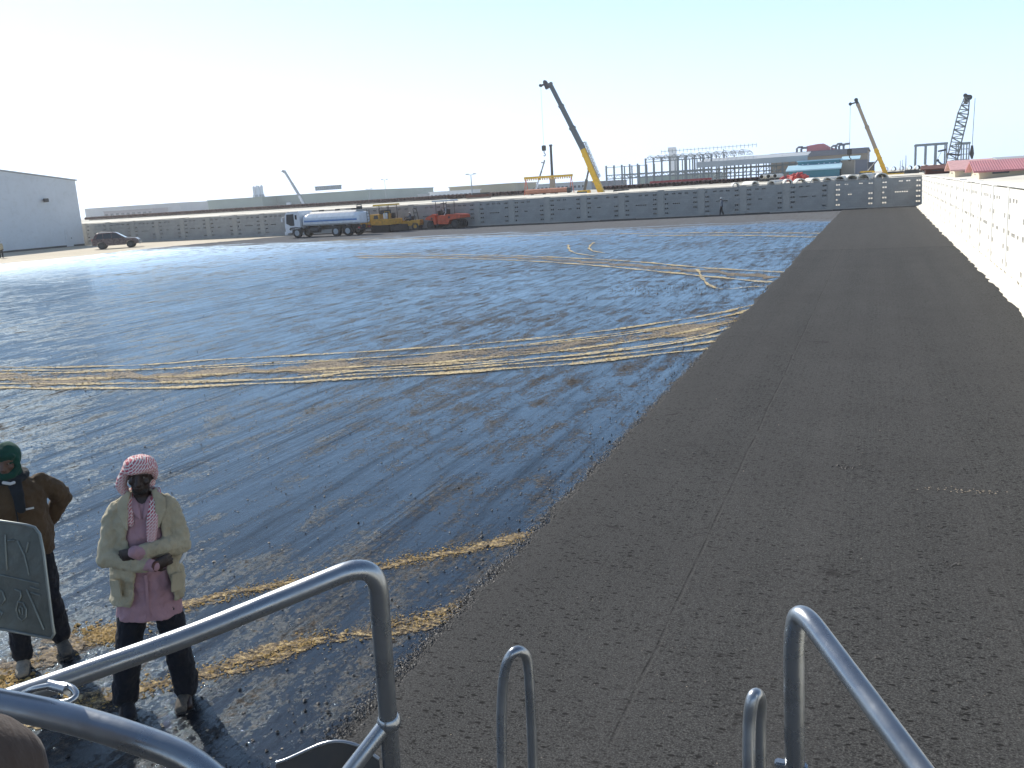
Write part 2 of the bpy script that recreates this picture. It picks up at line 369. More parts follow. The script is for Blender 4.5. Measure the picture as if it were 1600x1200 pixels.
def mat_asphalt():
    m = bpy.data.materials.new('fresh asphalt'); n, p = nodes(m); o = objc(n)
    ag = N(n, 'ShaderNodeTexVoronoi'); ag.inputs['Scale'].default_value = 75; n.links.new(o, ag.inputs['Vector'])
    c = ramp(n, noise(n, o, 90, 5, .7), [(.32, (.016, .016, .0165)), (.5, (.049, .050, .0495)), (.68, (.125, .125, .120))])
    # open pits
    pits = noise(n, mapping(n, o, (.7, 1, 1)), 30, 5, .68)
    pm = ramp(n, math_(n, 'ADD', pits, math_(n, 'MULTIPLY', math_(n, 'SUBTRACT', noise(n, o, 1.1, 5, .6), .5), .16)), [(.36, 1.0), (.41, 0.0)])
    c = mixc(n, math_(n, 'MULTIPLY', pm, .8), c, (.006, .006, .006))
    for sc_, thr_, rad_, am_ in ((22, .66, .32, .9), (55, .52, .38, .75)):
        vo = N(n, 'ShaderNodeTexVoronoi'); vo.inputs['Scale'].default_value = sc_; n.links.new(mapping(n, o, (.55, 1, 1), loc=(sc_, 1, 0)), vo.inputs['Vector'])
        sc2 = N(n, 'ShaderNodeSeparateColor'); n.links.new(vo.outputs['Color'], sc2.inputs[0])
        k = math_(n, 'MULTIPLY', ramp(n, vo.outputs['Distance'], [(rad_ * .75, 1.0), (rad_, 0.0)]), ramp(n, math_(n, 'ADD', sc2.outputs[0], math_(n, 'MULTIPLY', math_(n, 'SUBTRACT', noise(n, o, .9, 5, .65), .5), .9)), [(thr_, 0.0), (thr_ + .08, 1.0)]))
        c = mixc(n, math_(n, 'MULTIPLY', k, am_), c, (.004, .004, .004))
    vo = N(n, 'ShaderNodeTexVoronoi'); vo.inputs['Scale'].default_value = 33; n.links.new(o, vo.inputs['Vector'])
    sc2 = N(n, 'ShaderNodeSeparateColor'); n.links.new(vo.outputs['Color'], sc2.inputs[0])
    c = mixc(n, math_(n, 'MULTIPLY', ramp(n, vo.outputs['Distance'], [(.1, 1.0), (.22, 0.0)]), ramp(n, sc2.outputs[1], [(.97, 0.0), (.98, .8)])), c, (.22, .19, .16))
    # coarse torn patches
    tp = ramp(n, noise(n, mapping(n, o, (1, 1.7, 1)), 2.4, 9, .72, .6), [(.63, 0.0), (.67, .75)])
    c = mixc(n, tp, c, (.014, .013, .013))
    # tonal drift, roller passes along the strip
    rl = noise(n, mapping(n, o, (1, .03, 1)), 1.6, 4, .5)
    c = mixc(n, ramp(n, rl, [(.35, 0.0), (.7, .28)]), c, (.082, .080, .078))
    c = mixc(n, ramp(n, noise(n, o, .35, 5, .6), [(.4, 0.0), (.7, .3)]), c, (.040, .039, .039))
    sx = N(n, 'ShaderNodeSeparateXYZ'); n.links.new(o, sx.inputs[0])
    wob = math_(n, 'MULTIPLY', math_(n, 'SUBTRACT', noise(n, mapping(n, o, (.0, 1, 1)), .35, 5), .5), .10)
    hgt = None
    for X, wdt, amt, col in ((-1.44, .011, .55, (.095, .09, .086)), (-1.465, .012, .8, (.008, .008, .008)), (1.02, .008, .4, (.012, .012, .012)), (-.28, .006, .25, (.09, .083, .078))):
        dd = math_(n, 'ABSOLUTE', math_(n, 'SUBTRACT', math_(n, 'ADD', sx.outputs[0], wob), X))
        k = ramp(n, dd, [(0, 1.0), (wdt, 0.0)])
        k = math_(n, 'MULTIPLY', k, ramp(n, noise(n, o, 2.8, 8, .75), [(.40, .0), (.56, amt)]))
        c = mixc(n, k, c, col)
    yj = gp(1350, 391).y
    dd = math_(n, 'SUBTRACT', math_(n, 'ADD', sx.outputs[1], math_(n, 'MULTIPLY', noise(n, o, .8, 4), .5)), yj + .25)
    c = mixc(n, ramp(n, dd, [(0, 0.0), (.02, .22)]), c, (.085, .082, .078))
    c = mixc(n, ramp(n, math_(n, 'ABSOLUTE', dd), [(.04, .6), (.12, 0.0)]), c, (.016, .016, .016))
    n.links.new(c, p.inputs['Base Color'])
    p.inputs['Roughness'].default_value = .9; p.inputs['Specular IOR Level'].default_value = .06
    nr = bump(n, noise(n, o, 95, 4, .7), .8, .006)
    nr = bump(n, pits, .6, .01, nr)
    n.links.new(nr, p.inputs['Normal'])
    return m
M['asphalt'] = mat_asphalt()

def mat_track(name, thr, c1, c2, c3):
    m = bpy.data.materials.new(name); n, p = nodes(m); o = objc(n)
    uv = N(n, 'ShaderNodeUVMap').outputs[0]
    sx = N(n, 'ShaderNodeSeparateXYZ'); n.links.new(uv, sx.inputs[0])
    edge = math_(n, 'ABSOLUTE', math_(n, 'SUBTRACT', sx.outputs[0], .5))
    a = math_(n, 'SUBTRACT', math_(n, 'ADD', math_(n, 'MULTIPLY', noise(n, mapping(n, uv, (3, .5, 1)), 1.0, 6, .7), .5), math_(n, 'MULTIPLY', noise(n, mapping(n, o, (.6, 1, 1)), 16, 8, .75), .55)), math_(n, 'MULTIPLY', math_(n, 'POWER', math_(n, 'MULTIPLY', edge, 2.0), 3.0), .3))
    al = ramp(n, a, [(thr, 0.0), (thr + .035, 1.0)])
    n.links.new(al, p.inputs['Alpha'])
    c = ramp(n, noise(n, o, 24, 8, .8), [(.38, c1), (.5, c2), (.6, c3)])
    n.links.new(c, p.inputs['Base Color']); p.inputs['Roughness'].default_value = .9
    n.links.new(bump(n, noise(n, o, 30, 6, .7), .9, .02), p.inputs['Normal'])
    return m
M['track'] = mat_track('ochre dirt', .49, (.025, .018, .012), (.13, .092, .05), (.56, .42, .20))
M['trackpale'] = mat_track('thin ochre dirt', .475, (.10, .075, .045), (.46, .36, .19), (.68, .55, .30))
M['dustband'] = mat_track('gritty brown dust', .475, (.04, .03, .022), (.15, .12, .085), (.34, .27, .17))
M['clod'] = mat('ochre clods', (.42, .28, .10), .95, var=.55, scale=9)
M['grit'] = mat('black asphalt crumbs', (.02, .019, .018), .6, var=.5, scale=20)
M['stone'] = mat('pale stones', (.36, .30, .22), .8, var=.5, scale=5)

# ================================================================== SETTING
def sheet(name, verts, faces, m, kind='structure'):
    me = bpy.data.meshes.new(name); me.from_pydata(verts, [], faces); me.update()
    o = bpy.data.objects.new(name, me); C.objects.link(o); me.materials.append(m); o['kind'] = kind; return o
sheet('ground', [(-1400, -400, 0), (1400, -400, 0), (1400, 1500, 0), (-1400, 1500, 0)], [(0, 1, 2, 3)], M['sand'])

WY = 91.0        # front face of the far wall
WX = 3.5         # front face of the right wall
WH = 2.7
# raised fill behind the two walls (one terrain sheet, banked down towards the walls)
def fill():
    prof = [(0.45, .02), (1.6, .35), (3.6, 2.2), (7.5, 2.38), (22, 2.72), (26, 2.75), (28.5, .2), (44, .2), (47, 2.75)]
    V = []; F = []
    cols = [(-1500, None)] + [(-260 + i * 6.0, None) for i in range(44)]
    # L-shaped: sweep the profile along far wall (heading +X) then along right wall (heading -Y)
    path = [(x, 'f') for x in [-1400, -900, -500, -300] + list(np.arange(-200, 2, 2.0))] + [(0, 'c')] + [(y, 'r') for y in list(np.arange(89, -40, -2.0)) + [-200, -400]]
    for s, k in path:
        for d, z in prof + [(1350, 2.75)]:
            j = (random.random() - .5) * (.25 if 0.5 < d < 40 else 0)
            if k == 'f': V.append((s, WY + d, z + j * .5))
            elif k == 'c': V.append((WX + d, WY + d, z))
            else:
                zz = z
                # along the right wall the sand is heaped close to the top of the wall
                zz = [0.3, 2.35, 2.45, 2.6, 2.7, 2.75, 2.75, 2.75, 2.75, 2.75][[q for q, _ in prof + [(1350, 0)]].index(d)]
                V.append((WX + d, s, zz + j * .35))
    n = len(prof) + 1
    for i in range(len(path) - 1):
        for k in range(n - 1):
            F.append((i * n + k, (i + 1) * n + k, (i + 1) * n + k + 1, i * n + k + 1))
    o = sheet('terrain', V, F, M['sandpale'])
    for p in o.data.polygons: p.use_smooth = True
M['sandpale'] = mat('pale lime sand', (.66, .62, .52), .95, var=.15, scale=.5, dirt=(.45, .38, .27), dirt_amt=.5, bmp=.5, bscale=3)
fill()

# bitumen field with a ragged border
def bitumen():
    random.seed(3)
    out = []
    for i in range(60): out.append((-3.0, -14 + i * 100 / 59))
    out = [(-3.0, -14), (-3.0, 90.5)]
    x = -3.6
    while x > -62: out.append((x, 90.5 + random.uniform(-.2, .1))); x -= 1.1
    B = [gp(*q) for q in ((440, 370.5), (380, 375), (320, 380), (240, 387.5), (160, 396.5), (80, 405), (0, 412.5), (-120, 425))] + [Vector((-100, 40, 0)), Vector((-100, -14, 0))]
    B = [Vector((-63.5, 90.3, 0))] + [q for q in B[1:]]
    for i in range(len(B) - 1):
        for k in range(12):
            p = B[i].lerp(B[i + 1], k / 12); out.append((p.x + random.uniform(-.5, .5), p.y + random.uniform(-.5, .5)))
    out.append((-100, -14))
    bm = bmesh.new(); vs = [bm.verts.new((x, y, .004)) for x, y in out]; f = bm.faces.new(vs)
    bmesh.ops.recalc_face_normals(bm, faces=[f])
    if f.normal.z < 0: f.normal_flip()
    bmesh.ops.triangulate(bm, faces=[f])
    me = bpy.data.meshes.new('bitumen_ground'); bm.to_mesh(me); bm.free()
    o = bpy.data.objects.new('bitumen_ground', me); C.objects.link(o); me.materials.append(M['bitumen']); o['kind'] = 'structure'
bitumen()

# asphalt strip: raised mat with a ragged, sloping edge
def asphalt():
    random.seed(11); ys = []; y = -12
    while y < 90.7: ys.append(y); y += .06 if 3.5 < y < 16 else (.15 if y < 40 else .5)
    ys.append(90.7)
    V = []; F = []; w1 = w2 = 0
    for y in ys:
        w1 = w1 * .75 + random.uniform(-.035, .035); w2 = w2 * .95 + random.uniform(-.006, .006)
        e = -3.14 + w2
        re = 3.22 + .10 * math.sin(y * .7) + .05 * math.sin(y * 2.9) + random.uniform(-.03, .03)
        V += [(e - .05 + w1, y, .003), (e + w1 * .8, y, .03 + random.uniform(-.008, .008)), (e + .06 + w1 * .4, y, .05), (e + .25, y, .056), (0, y, .060), (re - .4, y, .058), (re, y, .05), (re + .04, y, .0)]
    for i in range(len(ys) - 1):
        for k in range(7): F.append((i * 8 + k, i * 8 + k + 1, (i + 1) * 8 + k + 1, (i + 1) * 8 + k))
    sheet('asphalt_road', V, F, M['asphalt'])
asphalt()
# sand heaped along the foot of the right wall
def footsand():
    random.seed(5); V = []; F = []; ys = list(np.arange(-8, 90.9, .35))
    for y in ys:
        a = .13 + .12 * abs(math.sin(y * .9)) * random.random() + random.uniform(0, .06)
        V += [(WX - .02, y, .20 + random.uniform(0, .07)), (WX - .18, y, .12 + random.uniform(0, .03)), (3.22 - a, y, .05)]
    for i in range(len(ys) - 1):
        for k in range(2): F.append((i * 3 + k, (i + 1) * 3 + k, (i + 1) * 3 + k + 1, i * 3 + k + 1))
    sheet('sand_verge', V, F, M['sandpale'])
footsand()

# wheel tracks of ochre dirt over the bitumen: ribbons with broken edges
def smooth_path(pts, step):
    out = []
    P = [Vector((p[0], p[1], 0)) for p in pts]
    for i in range(len(P) - 1):
        p0 = P[max(i - 1, 0)]; p1 = P[i]; p2 = P[i + 1]; p3 = P[min(i + 2, len(P) - 1)]
        n = max(2, int((p2 - p1).length / step))
        for k in range(n):
            t = k / n
            out.append(.5 * ((2 * p1) + (p2 - p0) * t + (2 * p0 - 5 * p1 + 4 * p2 - p3) * t * t + (3 * p1 - p0 - 3 * p2 + p3) * t ** 3))
    out.append(P[-1]); return out
TRK = []
def track(pxs, width, m, z, extend=True):
    pts = [gp(*q) for q in pxs]; path = smooth_path(pts, .6)
    TRK.append((path, width))
    V = []; F = []; UV = []; L = 0
    for i, p in enumerate(path):
        t = (path[min(i + 1, len(path) - 1)] - path[max(i - 1, 0)]).normalized(); nrm = Vector((-t.y, t.x, 0))
        if i: L += (p - path[i - 1]).length
        wd = width * (.8 + .4 * math.sin(L * .8 + i)) / 2
        V += [(p + nrm * wd) + Vector((0, 0, z)), (p - nrm * wd) + Vector((0, 0, z))]
        UV += [(0, L), (1, L)]
    for i in range(len(path) - 1): F.append((2 * i, 2 * i + 1, 2 * i + 3, 2 * i + 2))
    return [tuple(v) for v in V], F, UV
def tracks(name, specs, m, z):
    V = []; F = []; UV = []
    for k, (pxs, wd) in enumerate(specs):
        v, f, u = track(pxs, wd, m, z + k * .0006); n = len(V); V += v; F += [tuple(i + n for i in q) for q in f]; UV += [(a, b + k * 40) for a, b in u]
    o = sheet(name, V, F, m)
    ul = o.data.uv_layers.new(name='UVMap')
    for lp in o.data.loops: ul.data[lp.index].uv = UV[lp.vertex_index]
    for p in o.data.polygons:
        if p.normal.z < 0: pass
    return o
tracks('dirt_track', [
    ([(835, 836), (750, 854), (650, 874), (560, 894), (450, 912), (330, 938), (165, 990), (60, 1030), (-60, 1075)], .46),
    ([(720, 954), (600, 982), (500, 1002), (430, 1022), (330, 1050), (200, 1082), (100, 1110), (-40, 1150)], .50),
], M['track'], .009)
tracks('tyre_track', [
    ([(-60, 572), (0, 575), (200, 572), (350, 562), (640, 546), (900, 523), (1100, 494), (1178, 477)], .34),
    ([(-60, 582), (0, 585), (200, 580), (350, 571), (640, 556), (900, 530), (1100, 502), (1172, 484)], .26),
    ([(-60, 592), (0, 594), (250, 590), (450, 580), (700, 566), (900, 546), (1050, 524), (1160, 500)], .34),
    ([(-60, 605), (0, 607), (200, 608), (350, 603), (600, 590), (850, 573), (1000, 558), (1110, 545)], .46),
    ([(-60, 599), (100, 601), (350, 597), (600, 584), (850, 566), (1000, 551), (1125, 533)], .30),
    ([(0, 580), (250, 578), (500, 566), (800, 543), (1000, 520), (1168, 488)], .24),
    ([(250, 598), (450, 592), (600, 577), (850, 560), (1000, 545), (1140, 522)], .34),
    ([(500, 583), (700, 575), (900, 555), (1050, 535), (1150, 510)], .26),
    ([(560, 396), (700, 398), (800, 400), (900, 404), (1000, 410), (1100, 419), (1225, 426)], .55),
    ([(560, 403), (700, 404), (800, 407), (900, 413), (1000, 422), (1100, 432), (1205, 442)], .55),
    ([(1090, 421), (1098, 436), (1110, 447), (1130, 453), (1160, 450), (1200, 448)], .25),
    ([(500, 376), (700, 372), (820, 369), (950, 366), (1100, 364), (1290, 365)], .9),
    ([(1000, 369), (1100, 368), (1200, 369), (1275, 371)], .9),
    ([(888, 383), (890, 391), (900, 396), (930, 401)], .3),
    ([(928, 379), (921, 386), (925, 392), (945, 396)], .3),
], M['trackpale'], .018)
tracks('dirt_band', [([(-60, 590), (0, 592), (250, 588), (450, 577), (700, 560), (900, 540), (1050, 520), (1165, 498)], 2.3), ([(120, 995), (60, 1020), (-40, 1060)], .8), ([(560, 400), (800, 403), (1000, 416), (1212, 434)], 1.6)], M['dustband'], .012)

# loose clods, crumbs and stones lying on the surfaces
def lumps(name, label, pts, m, seed):
    random.seed(seed); V = []; F = []
    base = [(1, 0, 0), (-.5, .87, 0), (-.5, -.87, 0), (0.1, 0, .8), (0, 0.1, -.4), (.5, .8, .1), (.4, -.8, .15)]
    fc = [(0, 5, 3), (5, 1, 3), (1, 2, 3), (2, 6, 3), (6, 0, 3), (0, 4, 5), (5, 4, 1), (1, 4, 2), (2, 4, 6), (6, 4, 0)]
    for (x, y, z, s) in pts:
        a = random.random() * 6.28; ca, sa = math.cos(a), math.sin(a); fl = random.uniform(.4, .9); n = len(V)
        for bx, by, bz in base:
            bx *= s * random.uniform(.7, 1.3); by *= s * random.uniform(.6, 1.1); bz *= s * fl
            V.append((x + bx * ca - by * sa, y + bx * sa + by * ca, z + bz + s * .15))
        F += [tuple(i + n for i in f) for f in fc]
    o = sheet(name, V, F, m, 'stuff'); tag(o, label, name.replace('_', ' ')); return o
random.seed(21); P1 = []
for path, wd in TRK[:2]:
    for _ in range(3600):
        i = random.randrange(len(path) - 1); t = random.random(); p = path[i].lerp(path[i + 1], t)
        g = random.gauss(0, .24) * wd
        if math.sin(p.x * 3.1 + p.y * 1.3) + math.sin(p.x * 7.7) * .6 > .9 and random.random() < .7: continue
        P1.append((p.x + random.gauss(0, .01), p.y + g, .006, min(.022, abs(random.gauss(0, .0055)) + .0025)))
q = gp(165, 992)
for _ in range(900): P1.append((q.x + random.gauss(0, .16), q.y + random.gauss(0, .09), .006, abs(random.gauss(0, .008)) + .003))
q = gp(20, 1070)
for _ in range(500): P1.append((q.x + random.gauss(0, .25), q.y + random.gauss(0, .08), .006, abs(random.gauss(0, .012)) + .004))
for path, wd in TRK[2:8]:
    for _ in range(500):
        i = random.randrange(len(path) - 1); p = path[i].lerp(path[i + 1], random.random())
        if p.x > -22: P1.append((p.x, p.y + random.gauss(0, .2) * wd, .02, abs(random.gauss(0, .009)) + .005))
lumps('dirt_clods', 'small ochre dirt clods strewn along the wheel tracks', P1, M['clod'], 1)
P2 = []
for _ in range(9000):            # crumbs at the asphalt edge
    y = 3 + 20 * random.random() ** 1.7; P2.append((-3.19 + random.gauss(0, .045), y, .02, abs(random.gauss(0, .006)) + .004))
for _ in range(1500):
    y = 3 + 60 * random.random() ** 1.3; P2.append((-3.2 - abs(random.gauss(0, .35)), y, .008, abs(random.gauss(0, .009)) + .005))
for _ in range(8000):
    y = 3 + 20 * random.random() ** 1.7; P2.append((-3.09 + random.gauss(0, .045), y, .045, abs(random.gauss(0, .005)) + .003))
for cx_, cy_, sx_, sy_, n_ in ((1335, 738, .16, .07, 160), (1362, 716, .08, .05, 50), (1375, 706, .05, .04, 30), (1475, 742, .35, .06, 120), (1480, 835, .12, .06, 70), (1478, 890, .07, .05, 40), (1100, 715, .15, .05, 50), (1070, 540, .3, .1, 40)):
    q = gp(cx_, cy_)
    for _ in range(n_): P2.append((q.x + random.gauss(0, sx_), q.y + random.gauss(0, sy_), .060, abs(random.gauss(0, .006)) + .003))
q = gp(1085, 450)
for _ in range(700): P2.append((min(-3.2, q.x + random.gauss(0, 1.6)), q.y + random.gauss(0, .8), .008, abs(random.gauss(0, .014)) + .006))
for _ in range(3500):
    y = 3 + 30 * random.random() ** 1.6; P2.append((-3.2 - random.random() * (4 + y * .8), y, .006, abs(random.gauss(0, .007)) + .003))
for _ in range(60):
    y = 3 + 14 * random.random(); P2.append((random.uniform(-2.9, 3), y, .062, abs(random.gauss(0, .006)) + .003))
lumps('asphalt_crumbs', 'black asphalt crumbs scattered along the edge of the new strip', P2, M['grit'], 2)
P3 = []
for _ in range(2600):
    y = 3 + 30 * random.random() ** 1.5; P3.append((-3.3 - random.random() * (4 + y * .8), y, .006, abs(random.gauss(0, .006)) + .003))
q = gp(1500, 775)
for _ in range(60): P3.append((q.x + random.gauss(0, .22), q.y + random.gauss(0, .05), .062, abs(random.gauss(0, .006)) + .003))
for _ in range(60):
    y = 4 + 12 * random.random(); P3.append((random.uniform(-2.9, 3), y, .062, abs(random.gauss(0, .004)) + .002))
lumps('loose_stones', 'pale loose stones scattered over the bitumen', P3, M['stone'], 4)

# ------------------------------------------------------------------ block walls
def holed(w, h, holes, depth, through=False, thick=.2):
    """front face at y=0 (facing -y), x 0..w, z 0..h, rectangular holes (x0,z0,x1,z1)"""
    mb = MB(); xs = sorted({0, w} | {q[0] for q in holes} | {q[2] for q in holes}); zs = sorted({0, h} | {q[1] for q in holes} | {q[3] for q in holes})
    inh = lambda x, z: any(a < x < c and b < z < d for a, b, c, d in holes)
    for i in range(len(xs) - 1):
        for k in range(len(zs) - 1):
            x0, x1, z0, z1 = xs[i], xs[i + 1], zs[k], zs[k + 1]
            if not inh((x0 + x1) / 2, (z0 + z1) / 2):
                mb.add([(x0, 0, z0), (x1, 0, z0), (x1, 0, z1), (x0, 0, z1)], [(0, 1, 2, 3)])
                if through: mb.add([(x0, thick, z0), (x1, thick, z0), (x1, thick, z1), (x0, thick, z1)], [(3, 2, 1, 0)])
    dd = thick if through else depth
    for a, b, c, d in holes:
        mb.add([(a, 0, b), (c, 0, b), (c, 0, d), (a, 0, d), (a, dd, b), (c, dd, b), (c, dd, d), (a, dd, d)],
               [(0, 1, 5, 4), (1, 2, 6, 5), (2, 3, 7, 6), (3, 0, 4, 7)] + ([] if through else [(4, 5, 6, 7)]))
    if not through: mb.add([(0, thick, 0), (w, thick, 0), (w, thick, h), (0, thick, h)], [(3, 2, 1, 0)])
    mb.add([(0, 0, 0), (w, 0, 0), (w, 0, h), (0, 0, h), (0, thick, 0), (w, thick, 0), (w, thick, h), (0, thick, h)],
           [(0, 4, 5, 1), (1, 5, 6, 2), (2, 6, 7, 3), (3, 7, 4, 0)])
    return mb
def bay_holes(w, h, var):
    H = []
    for k in range(5):
        z = h - .42 - k * .46
        if z < .2: break
        for a in ((.10, .26), (.30, .46)): 
            if (k + var) % 5 != 4 or a[0] < .2: H.append((a[0], z, a[1], z + .15))
        for a in ((w - .46, w - .30), (w - .26, w - .10)):
            if (k + var * 2) % 7 != 3: H.append((a[0], z, a[1], z + .15))
    x = .85
    while x < w - .9:
        if (int(x * 10) + var) % 5: H.append((x, h - .38, x + .16, h - .27)); H.append((x + .19, h - .38, x + .33, h - .27))
        x += .62
    x = 1.15 if var % 3 else .9
    while x < w - 1.1 - (.8 if var % 2 else 0):
        if not (var % 3 == 0 and 1.5 < x < 1.9): H.append((x, h - 1.33, x + .15, h - 1.22))
        x += .19
    return H
def block_wall(name, label, loc, rz, n0, length, mp, mc, pitch=4.0, cw=.62, through=(), rec=.05):
    root = thing(name, label, 'wall', loc, rz)
    n = int(length / pitch)
    cache = {}
    for i in range(n):
        x = i * pitch; vr = (i * 7 + n0) % 6; th = i in through; k = (vr, th)
        if k not in cache:
            cache[k] = holed(pitch - cw, WH - .05, bay_holes(pitch - cw, WH - .05, vr), .30, th, .34).build('wall_panel', mp, root); o = cache[k]
        else:
            o = cache[k].copy(); C.objects.link(o); o.parent = root
        o.location = (x + cw, rec, 0)
        mb = MB(); mb.box((0, 0, 0), (cw, .3, WH - .03 + (i % 3) * .012), .012)
        p = mb.build('pillar', mc, root); p.location = (x, 0, 0)
    mb = MB()
    random.seed(n0)
    x = 0
    while x < length:
        l = random.uniform(2.5, 5); z = WH - .02 + random.uniform(-.012, .02)
        x2 = min(length, x + l); mb.box((x, -.008, z), (x2 - .02, .31, z + .05 + random.uniform(-.01, .03)), .01); x = x2
    mb.build('coping', mc, root)
    mb = MB(); mb.box((0, -.22, 0), (length, .05, .16), .02); mb.build('footing', mc, root)
    return root
NB = 26
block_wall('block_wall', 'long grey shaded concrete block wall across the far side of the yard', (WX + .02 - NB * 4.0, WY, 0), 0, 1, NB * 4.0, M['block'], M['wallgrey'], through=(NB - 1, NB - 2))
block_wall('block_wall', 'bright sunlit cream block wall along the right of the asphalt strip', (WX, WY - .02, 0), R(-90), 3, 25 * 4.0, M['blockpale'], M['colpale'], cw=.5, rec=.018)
# low rough kerb line in front of the far wall
mb = MB(); random.seed(9); x = -60
while x < -3.2:
    l = random.uniform(2, 4); mb.box((x, 88.75 + random.uniform(-.03, .03), 0), (x + l - .03, 89.05, .16 + random.uniform(-.03, .03)), .02); x += l
tag(mb.build('kerb', M['dark']), 'dark low kerb line running in front of the grey wall', 'kerb')

# ================================================================== BUILDINGS AND YARD BEYOND
FZ = 2.72     # level of the raised ground beyond the walls
def warehouse():
    t = thing('warehouse', 'large pale grey metal warehouse at the left edge of the yard', 'warehouse', (-95.0, 0, 0))
    y0, y1 = 28.0, 89.6; yr = (y0 + y1) / 2; e = 8.15; rz = e + (yr - y0) * .115; L = 70
    mb = MB(); mb.prism([(y0, 0), (y1, 0), (y1, e), (yr, rz), (y0, e)], 'x', -L, 0)
    mb.build('wall', M['shedwall'], t, fix=True)
    mb = MB()
    for a, b, c, d in ((y0 - .25, e - .03, yr, rz), (yr, rz, y1 + .25, e - .03)):
        mb.prism([(a, b + .004), (c, d + .004), (c, d + .16), (a, b + .16)], 'x', -L - .2, .12)
    mb.build('roof', M['roofgrey'], t, fix=True)
    mb = MB(); mb.box((.004, y1 - 2.9, .03), (.06, y1 - 1.8, 2.25), .01); d = mb.build('door', M['shedwall'], t)
    mb = MB(); mb.box((.062, y1 - 2.1, 1.0), (.10, y1 - 1.98, 1.12)); mb.build('handle', M['dark'], d)
    p = Vector((0, 84.3, 5.9))
    mb = MB(); mb.box((.002, p.y - .08, p.z - .1), (.45, p.y + .08, p.z + .02), .01); mb.box((.3, p.y - .32, p.z - .28), (.62, p.y + .32, p.z + .16), .04)
    mb.build('floodlight', M['dark'], t)
    mb = MB(); mb.box((.003, y1 - 60, -.0), (.05, y1 - .05, .22)); mb.build('plinth', M['dark'], t)
    return t
M['shedwall'] = mat('pale ribbed cladding', (.68, .70, .71), .5, var=.06, scale=.25, dirt=(.40, .38, .34), dirt_amt=.3)
def ribs(m, sc=3.2, axis=1, st=.35):
    n = m.node_tree; p = n.nodes['Principled BSDF']; o = objc(n)
    wv = N(n, 'ShaderNodeTexWave', wave_type='BANDS', bands_direction='XYZ'[axis]); wv.inputs['Scale'].default_value = sc
    n.links.new(o, wv.inputs['Vector']); n.links.new(bump(n, wv.outputs['Fac'], st, .03), p.inputs['Normal'])
ribs(M['shedwall'])
M['roofgrey'] = mat('roof sheet', (.35, .36, .36), .5, var=.1)
warehouse()

def far_hall(name, label, xl, xr, ybase, ytop, Y, depth, m, roof=None, cat='building', slope=.0, wins=0, wm=None, ytop_r=None, trims=True, mono=False):
    a = atY(xl, ybase, Y); b = atY(xr, ybase, Y)
    z = atY(xl, ytop, Y).z
    t = thing(name, label, cat, ((a.x + b.x) / 2, Y, 0)); h = (b.x - a.x) / 2; base = FZ - .3 if Y > 92 else 0
    mb = MB(); mb.box((-h, 0, base), (h, depth, z)); mb.build('wall', m, t)
    mb = MB(); r = roof or m; g = max(.2, h * slope)
    rt = (z - base) * .06
    if slope > 0:
        mb.prism([(-.4, z + .01), (depth / 2, z + slope * depth), (depth + .4, z + .01), (depth + .4, z + .2), (depth / 2, z + slope * depth + .2), (-.4, z + .2)], 'x', -h - .4, h + .4)
    else: mb.box((-h - .25, -.25, z + .004), (h + .25, depth + .25, z + max(.25, rt)))
    mb.build('roof', r, t, fix=True)
    for i in range(wins):
        x = -h + (i + .5) * 2 * h / wins; ww = .28 * 2 * h / wins
        mb = MB(); zc = base + (z - base) * .55; hh = (z - base) * .13
        mb.box((x - ww, -.05, zc - hh), (x + ww, .1, zc + hh)); mb.build('window', wm or M['darkgap'], t)
    return t
far_hall('storage_shed', 'long low pale grey shed on the far left horizon', 134, 284, 338, 327, 430, 40, M['palegrey'], slope=0, wins=0)
far_hall('storage_shed', 'small low shed right of the long grey one on the left horizon', 283, 312, 336, 325.5, 480, 30, M['palegrey'], wins=6)
far_hall('office_block', 'low grey block row in front of the left horizon sheds', 163, 240, 338, 331, 400, 12, M['greywall2'] if 'greywall2' in M else M['greywall'], wins=9)
h1 = far_hall('factory_hall', 'long pale green factory hall behind the tanker truck', 380, 577, 328, 310.5, 330, 60, M['palegreen'], slope=0)
h2 = far_hall('factory_hall', 'taller pale green factory block at the left of the long hall', 326, 412, 329, 314, 320, 60, M['palegreen'], slope=0, wins=0)
mb = MB()
for i in range(14): mb.cyl((0, 0, 0), 'z', .5, 1, 8) if 0 else None
for i in range(13):
    p = atY(495 + i * 3.2, 306, 345); q = MB(); q.cyl((p.x - h1.location.x, 15, 9.9), 'z', .45, 1.5, 10); q.cyl((p.x - h1.location.x, 15, 10.8), 'z', .7, .4, 10); q.build('roof_vent', M['palegrey'], h1)
# silo cluster
p0 = atY(404, 310, 345)
t = thing('silo', 'cluster of four white silos above the green factory block', 'silo', (p0.x, 345, FZ))
zt = atY(404, 290, 345).z - FZ
for i in range(4):
    mb = MB(); mb.tube([(-2.1 + i * 1.25 + .2, (i % 2) * .5, 0), (-2.1 + i * 1.25 + .2, (i % 2) * .5, zt - .6 + .2 * (i % 2)), (-2.1 + i * 1.25 + .2, (i % 2) * .5, zt + .2 * (i % 2))], [.66, .66, .25], seg=14)
    mb.build('barrel', M['white'], t)
mb = MB(); mb.box((-2.6, -.5, 0), (2.6, 1.1, zt * .62)); mb.build('base', M['palegrey'], t)

